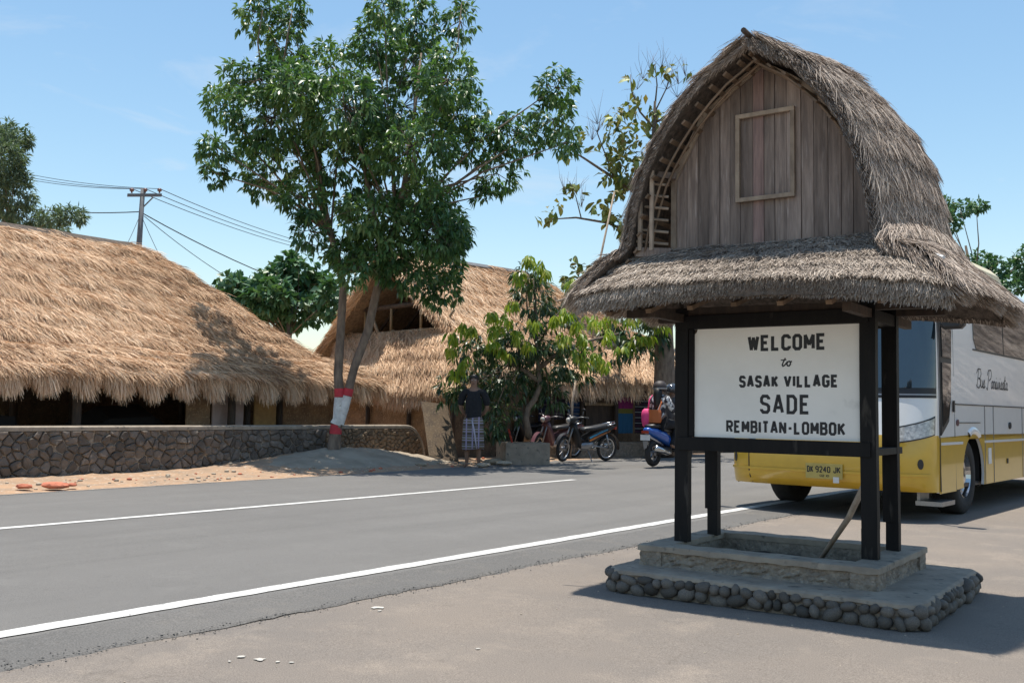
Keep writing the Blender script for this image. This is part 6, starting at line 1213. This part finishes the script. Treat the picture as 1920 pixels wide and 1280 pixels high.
# --- scooter with two riders heading away along the road
so = gnd(1223, 874, .05); sfw = Vector((math.sin(R_(40)), math.cos(R_(40)), 0)); SF = Fr(so + sfw * .60, sfw, 0, .96)
sc = thing('scooter', 'blue scooter with a white rear plate carrying two riders along the far lane', 'scooter', so + sfw * .6)
cwheel(SF, -.60, .25, .255, .058, sc, rim=m_steel, spokes=6); cwheel(SF, .62, .25, .255, .05, sc, rim=m_steel, spokes=6)
loftx(SF, [(-.88, 0, .70, .04, .03), (-.82, 0, .69, .09, .06), (-.60, 0, .64, .135, .10), (-.30, 0, .56, .15, .12), (-.08, 0, .46, .13, .10), (.0, 0, .40, .10, .06)], sc, 'body_panel', m_blue, n=12); loftx(SF, [(.02, 0, .30, .12, .04), (.3, 0, .29, .15, .04), (.42, 0, .32, .14, .05)], sc, 'floorboard', m_blackp)
b = MB(); b.loft([[SF(x, -w, z), SF(x + .05, -w * .5, z), SF(x + .05, w * .5, z), SF(x, w, z), SF(x - .03, w * .5, z), SF(x - .03, -w * .5, z)] for x, w, z in ((.42, .15, .30), (.46, .19, .5), (.46, .19, .7), (.42, .13, .9), (.40, .08, .97))]); badd(b, 'leg_shield', m_blue, sc, smooth=True)
loftx(SF, [(-.80, 0, .77, .08, .03), (-.6, 0, .78, .13, .045), (-.2, 0, .74, .13, .045), (.0, 0, .70, .10, .04)], sc, 'seat', m_blackp); tubes(SF, [([(.62, .09 * q, .25), (.50, .06 * q, .62), (.44, 0, .9)], .022) for q in (-1, 1)], sc, 'front_fork', m_steel)
tubes(SF, [([(.40, 0, 1.0), (.36, .2 * q, 1.02), (.30, .34 * q, 1.0)], .016) for q in (-1, 1)], sc, 'handlebar', m_blackp); tubes(SF, [([(-.15, -.12, .26), (-.35, -.16, .27)], .03), ([(-.35, -.16, .27), (-.80, -.18, .36)], .055)], sc, 'exhaust', m_chrome, n=10)
loftx(SF, [(-.05, 0, .30, .10, .09), (-.3, 0, .28, .13, .10), (-.60, .08, .26, .06, .07)], sc, 'engine', m_blackp); b = MB(); b.prism([SF(-.86, y, z) for y, z in ((-.06, .62), (.06, .62), (.07, .50), (.05, .38), (-.05, .38), (-.07, .50))], SF.x * .02); badd(b, 'mudflap', m_blackp, sc)
b = MB(); b.box(SF(-.885, 0, .555), (.012, .20, .10), (SF.x, SF.y, SF.z)); badd(b, 'rear_plate', m_pwhite, sc); b = MB(); b.box(SF(-.89, 0, .66), (.03, .14, .05), (SF.x, SF.y, SF.z)); badd(b, 'tail_light', flat('amber_red_lens', (.35, .04, .02), rough=.2), sc); b = MB(); b.prism([SF(-.88, y, z) for y, z in ((-.06, .49), (.06, .49), (.03, .33), (-.03, .36))], SF.x * .006); badd(b, 'splash_guard', m_steel, sc)
def rider(label, x0, z0, jacket, trousers, lean, reach, helmet, extra=0, fd=.30):
    p = thing('person', label, 'person', SF(x0, 0, 0)); X = lambda x: x0 + x
    V = {'pel': ((X(0), 0, z0 + .08), (.14, .12)), 'wst': ((X(lean * .3), 0, z0 + .24), (.12, .10)), 'chs': ((X(lean * .7), 0, z0 + .42), (.14, .105)), 'nk0': ((X(lean), 0, z0 + .55), .07), 'nk': ((X(lean + .01), 0, z0 + .61), .05), 'chn': ((X(lean + .04), 0, z0 + .66), .06), 'hd': ((X(lean + .03), 0, z0 + .735), (.075, .086)), 'tp': ((X(lean + .01), 0, z0 + .80), .06)}
    E_ = chain('pel', 'wst', 'chs', 'nk0', 'nk', 'chn', 'hd', 'tp'); J = {k: V[k] for k in ('pel', 'wst', 'chs', 'nk0', 'nk')}; JE = chain('pel', 'wst', 'chs', 'nk0', 'nk'); Tq = {'pel': V['pel']}; TE = []
    for q, n_ in ((-1, 'r'), (1, 'l')):
        A_ = {'sh' + n_: ((X(lean), .16 * q, z0 + .52), .06), 'el' + n_: ((X(lean + reach * .4), .25 * q, z0 + .30), .045), 'fa' + n_: ((X(lean + reach * .75), .24 * q, z0 + .26), .04), 'wr' + n_: ((X(lean + reach), .24 * q, z0 + .25), .03)}
        L_ = {'hp' + n_: ((X(.06), .10 * q, z0 + .05), .09), 'th' + n_: ((X(.25), .16 * q, z0 + .04), .08), 'kn' + n_: ((X(.42), .17 * q, z0 + .0), .062), 'cf' + n_: ((X(.38), .16 * q, z0 - .2), .055), 'an' + n_: ((X(fd), .15 * q, z0 - .39), .038), 'ft' + n_: ((X(fd + .12), .16 * q, z0 - .42), .034), 'to' + n_: ((X(fd + .2), .165 * q, z0 - .425), .028)}
        V.update(A_); V.update(L_); ea = [('nk0', 'sh' + n_)] + chain(*A_); el_ = [('pel', 'hp' + n_)] + chain(*L_); E_ += ea + el_
        J.update({k: (v[0], v[1] + .02) for k, v in A_.items() if k[:2] != 'wr'}); J['wr' + n_] = (A_['wr' + n_][0], .036); JE += ea; Tq.update({k: (v[0], v[1] + .016) for k, v in L_.items() if k[:2] not in ('ft', 'to')}); TE += [e for e in el_ if e[1][:2] not in ('ft', 'to')]
    J = {k: (v[0], (v[1][0] + .022, v[1][1] + .022) if hasattr(v[1], '__len__') else v[1] + (.02 if k in ('nk0',) else (.012 if k == 'nk' else 0))) for k, v in J.items()}; Tq['pel'] = (V['pel'][0], (.165, .145))
    skin('body', V, E_, m_skin, p, SF); skin('jacket', J, JE, jacket, p, SF); skin('trousers', Tq, TE, trousers, p, SF); face(SF, p, (X(lean + .03), 0, z0 + .735))
    for q in (-1, 1): hand(SF, p, (X(lean + reach), .24 * q, z0 + .25), (1, -.1 * q, .0), (0, 0, 1), s_=q)
    hc_ = (X(lean + .012), 0, z0 + .755); b = MB(); b.loft([[SF(hc_[0] + r * 1.1 * math.cos(t), r * math.sin(t), hc_[2] + z - .035 * math.cos(t) * (z < 0)) for t in (2 * math.pi * i / 20 for i in range(20))] for z, r in ((-.075, .112), (-.06, .126), (0, .134), (.06, .118), (.10, .085), (.125, .03))]); h = badd(b, 'helmet', helmet, p, smooth=True)
    b = MB(); b.loft([[SF(hc_[0] + r * 1.1 * math.cos(t), r * math.sin(t), hc_[2] + z) for t in (2 * math.pi * i / 20 for i in range(20))] for z, r in ((-.045, .133), (-.03, .138), (-.015, .136))], cap=False); badd(b, 'helmet_band', m_steel if extra else m_blackp, p, smooth=True); return p
m_camo = M('black_and_white_print', (.62, .62, .62), (.03, .03, .04), scale=11, rough=.9, lo=.47, hi=.53)
dr = rider('scooter driver in dark grey jacket and glossy helmet, half hidden by the sign post', .02, .74, flat('grey_jacket', (.10, .09, .09)), m_tee, .06, .34, flat('glossy_dark_helmet', (.05, .055, .065), rough=.12, coat=1))
ps = rider('scooter passenger in black and white jacket with long black hair and two bags', -.42, .78, m_camo, m_tee, .05, .26, flat('dark_brown_cap', (.04, .03, .028)), 1, .25)
b = MB(); b.loft([[SF(-.42 - .055 + dx, y * w, z) for y, dx in ((-1, .04), (-.6, -.02), (0, -.04), (.6, -.02), (1, .04), (0, .06))] for z, w, in ((1.50, .09), (1.40, .095), (1.28, .10), (1.18, .085), (1.10, .05))]); badd(b, 'long_hair', m_hair, ps, smooth=True)
b = MB(); b.loft([[SF(-.62 + .075 * math.cos(t) * k, .15 + .09 * math.sin(t) * k, z) for t in (2 * math.pi * i / 14 for i in range(14))] for z, k in ((.74, .35), (.78, .8), (.88, 1.05), (1.0, 1.1), (1.07, .9), (1.11, .4))]); b.tube([SF(-.55, .15, 1.08), SF(-.48, .16, 1.28), SF(-.40, .15, 1.36), SF(-.28, .14, 1.28)], .022, 6, flat_=.5)
tag(b.build('shoulder_bag', m_pink, smooth=True), 'bright pink bag hanging at the back of the scooter passenger', 'bag')
b = MB(); b.loft([[SF(-.60 + .05 * x, -.03 + .12 * y * k, z) for x, y in ((-1, -1), (-1.2, 0), (-1, 1), (1, 1), (1, -1))] for z, k in ((.84, .9), (.88, 1.05), (1.04, 1.0), (1.09, .9))]); b.tube([SF(-.56, -.1, 1.08), SF(-.50, -.12, 1.22), SF(-.38, -.04, 1.37)], .014, 5)
tag(b.build('leather_bag', m_orange, fix=True), 'orange brown bag worn across the back of the scooter passenger beside the pink one', 'bag')

# ================================================================== the thatched hall across the lot that the coach's flank mirrors
HL = thing('thatched_hall', 'long grey thatched hall across the lot, seen only mirrored in the coach windows', 'hut', BD * 30 + BN * 3)
Gh = [[tuple(BD * (16 + 64 * i / 30) + BN * (.4 + 4.2 * (1 - j / 10)) + Vector((0, 0, 1.6 + 4.7 * (1 - j / 10) - .3 * math.sin(math.pi * j / 10)))) for j in range(11)] for i in range(31)]
adopt(shell('thatch_body', Gh, .15, m_greythatch_base, None), HL); adopt(thatch('thatch', [Gh], 26000, .5, .03, m_straw_s, None, lift=.2, jit=.3, droop=.2, off=.02), HL)
b = MB(); b.prism([BD * 18 + BN * 1.4, BD * 80 + BN * 1.4, BD * 80 + BN * 1.4 + ZU * 1.9, BD * 18 + BN * 1.4 + ZU * 1.9], BN * .1); adopt(b.build('woven_wall', m_dwoven, fix=True), HL)
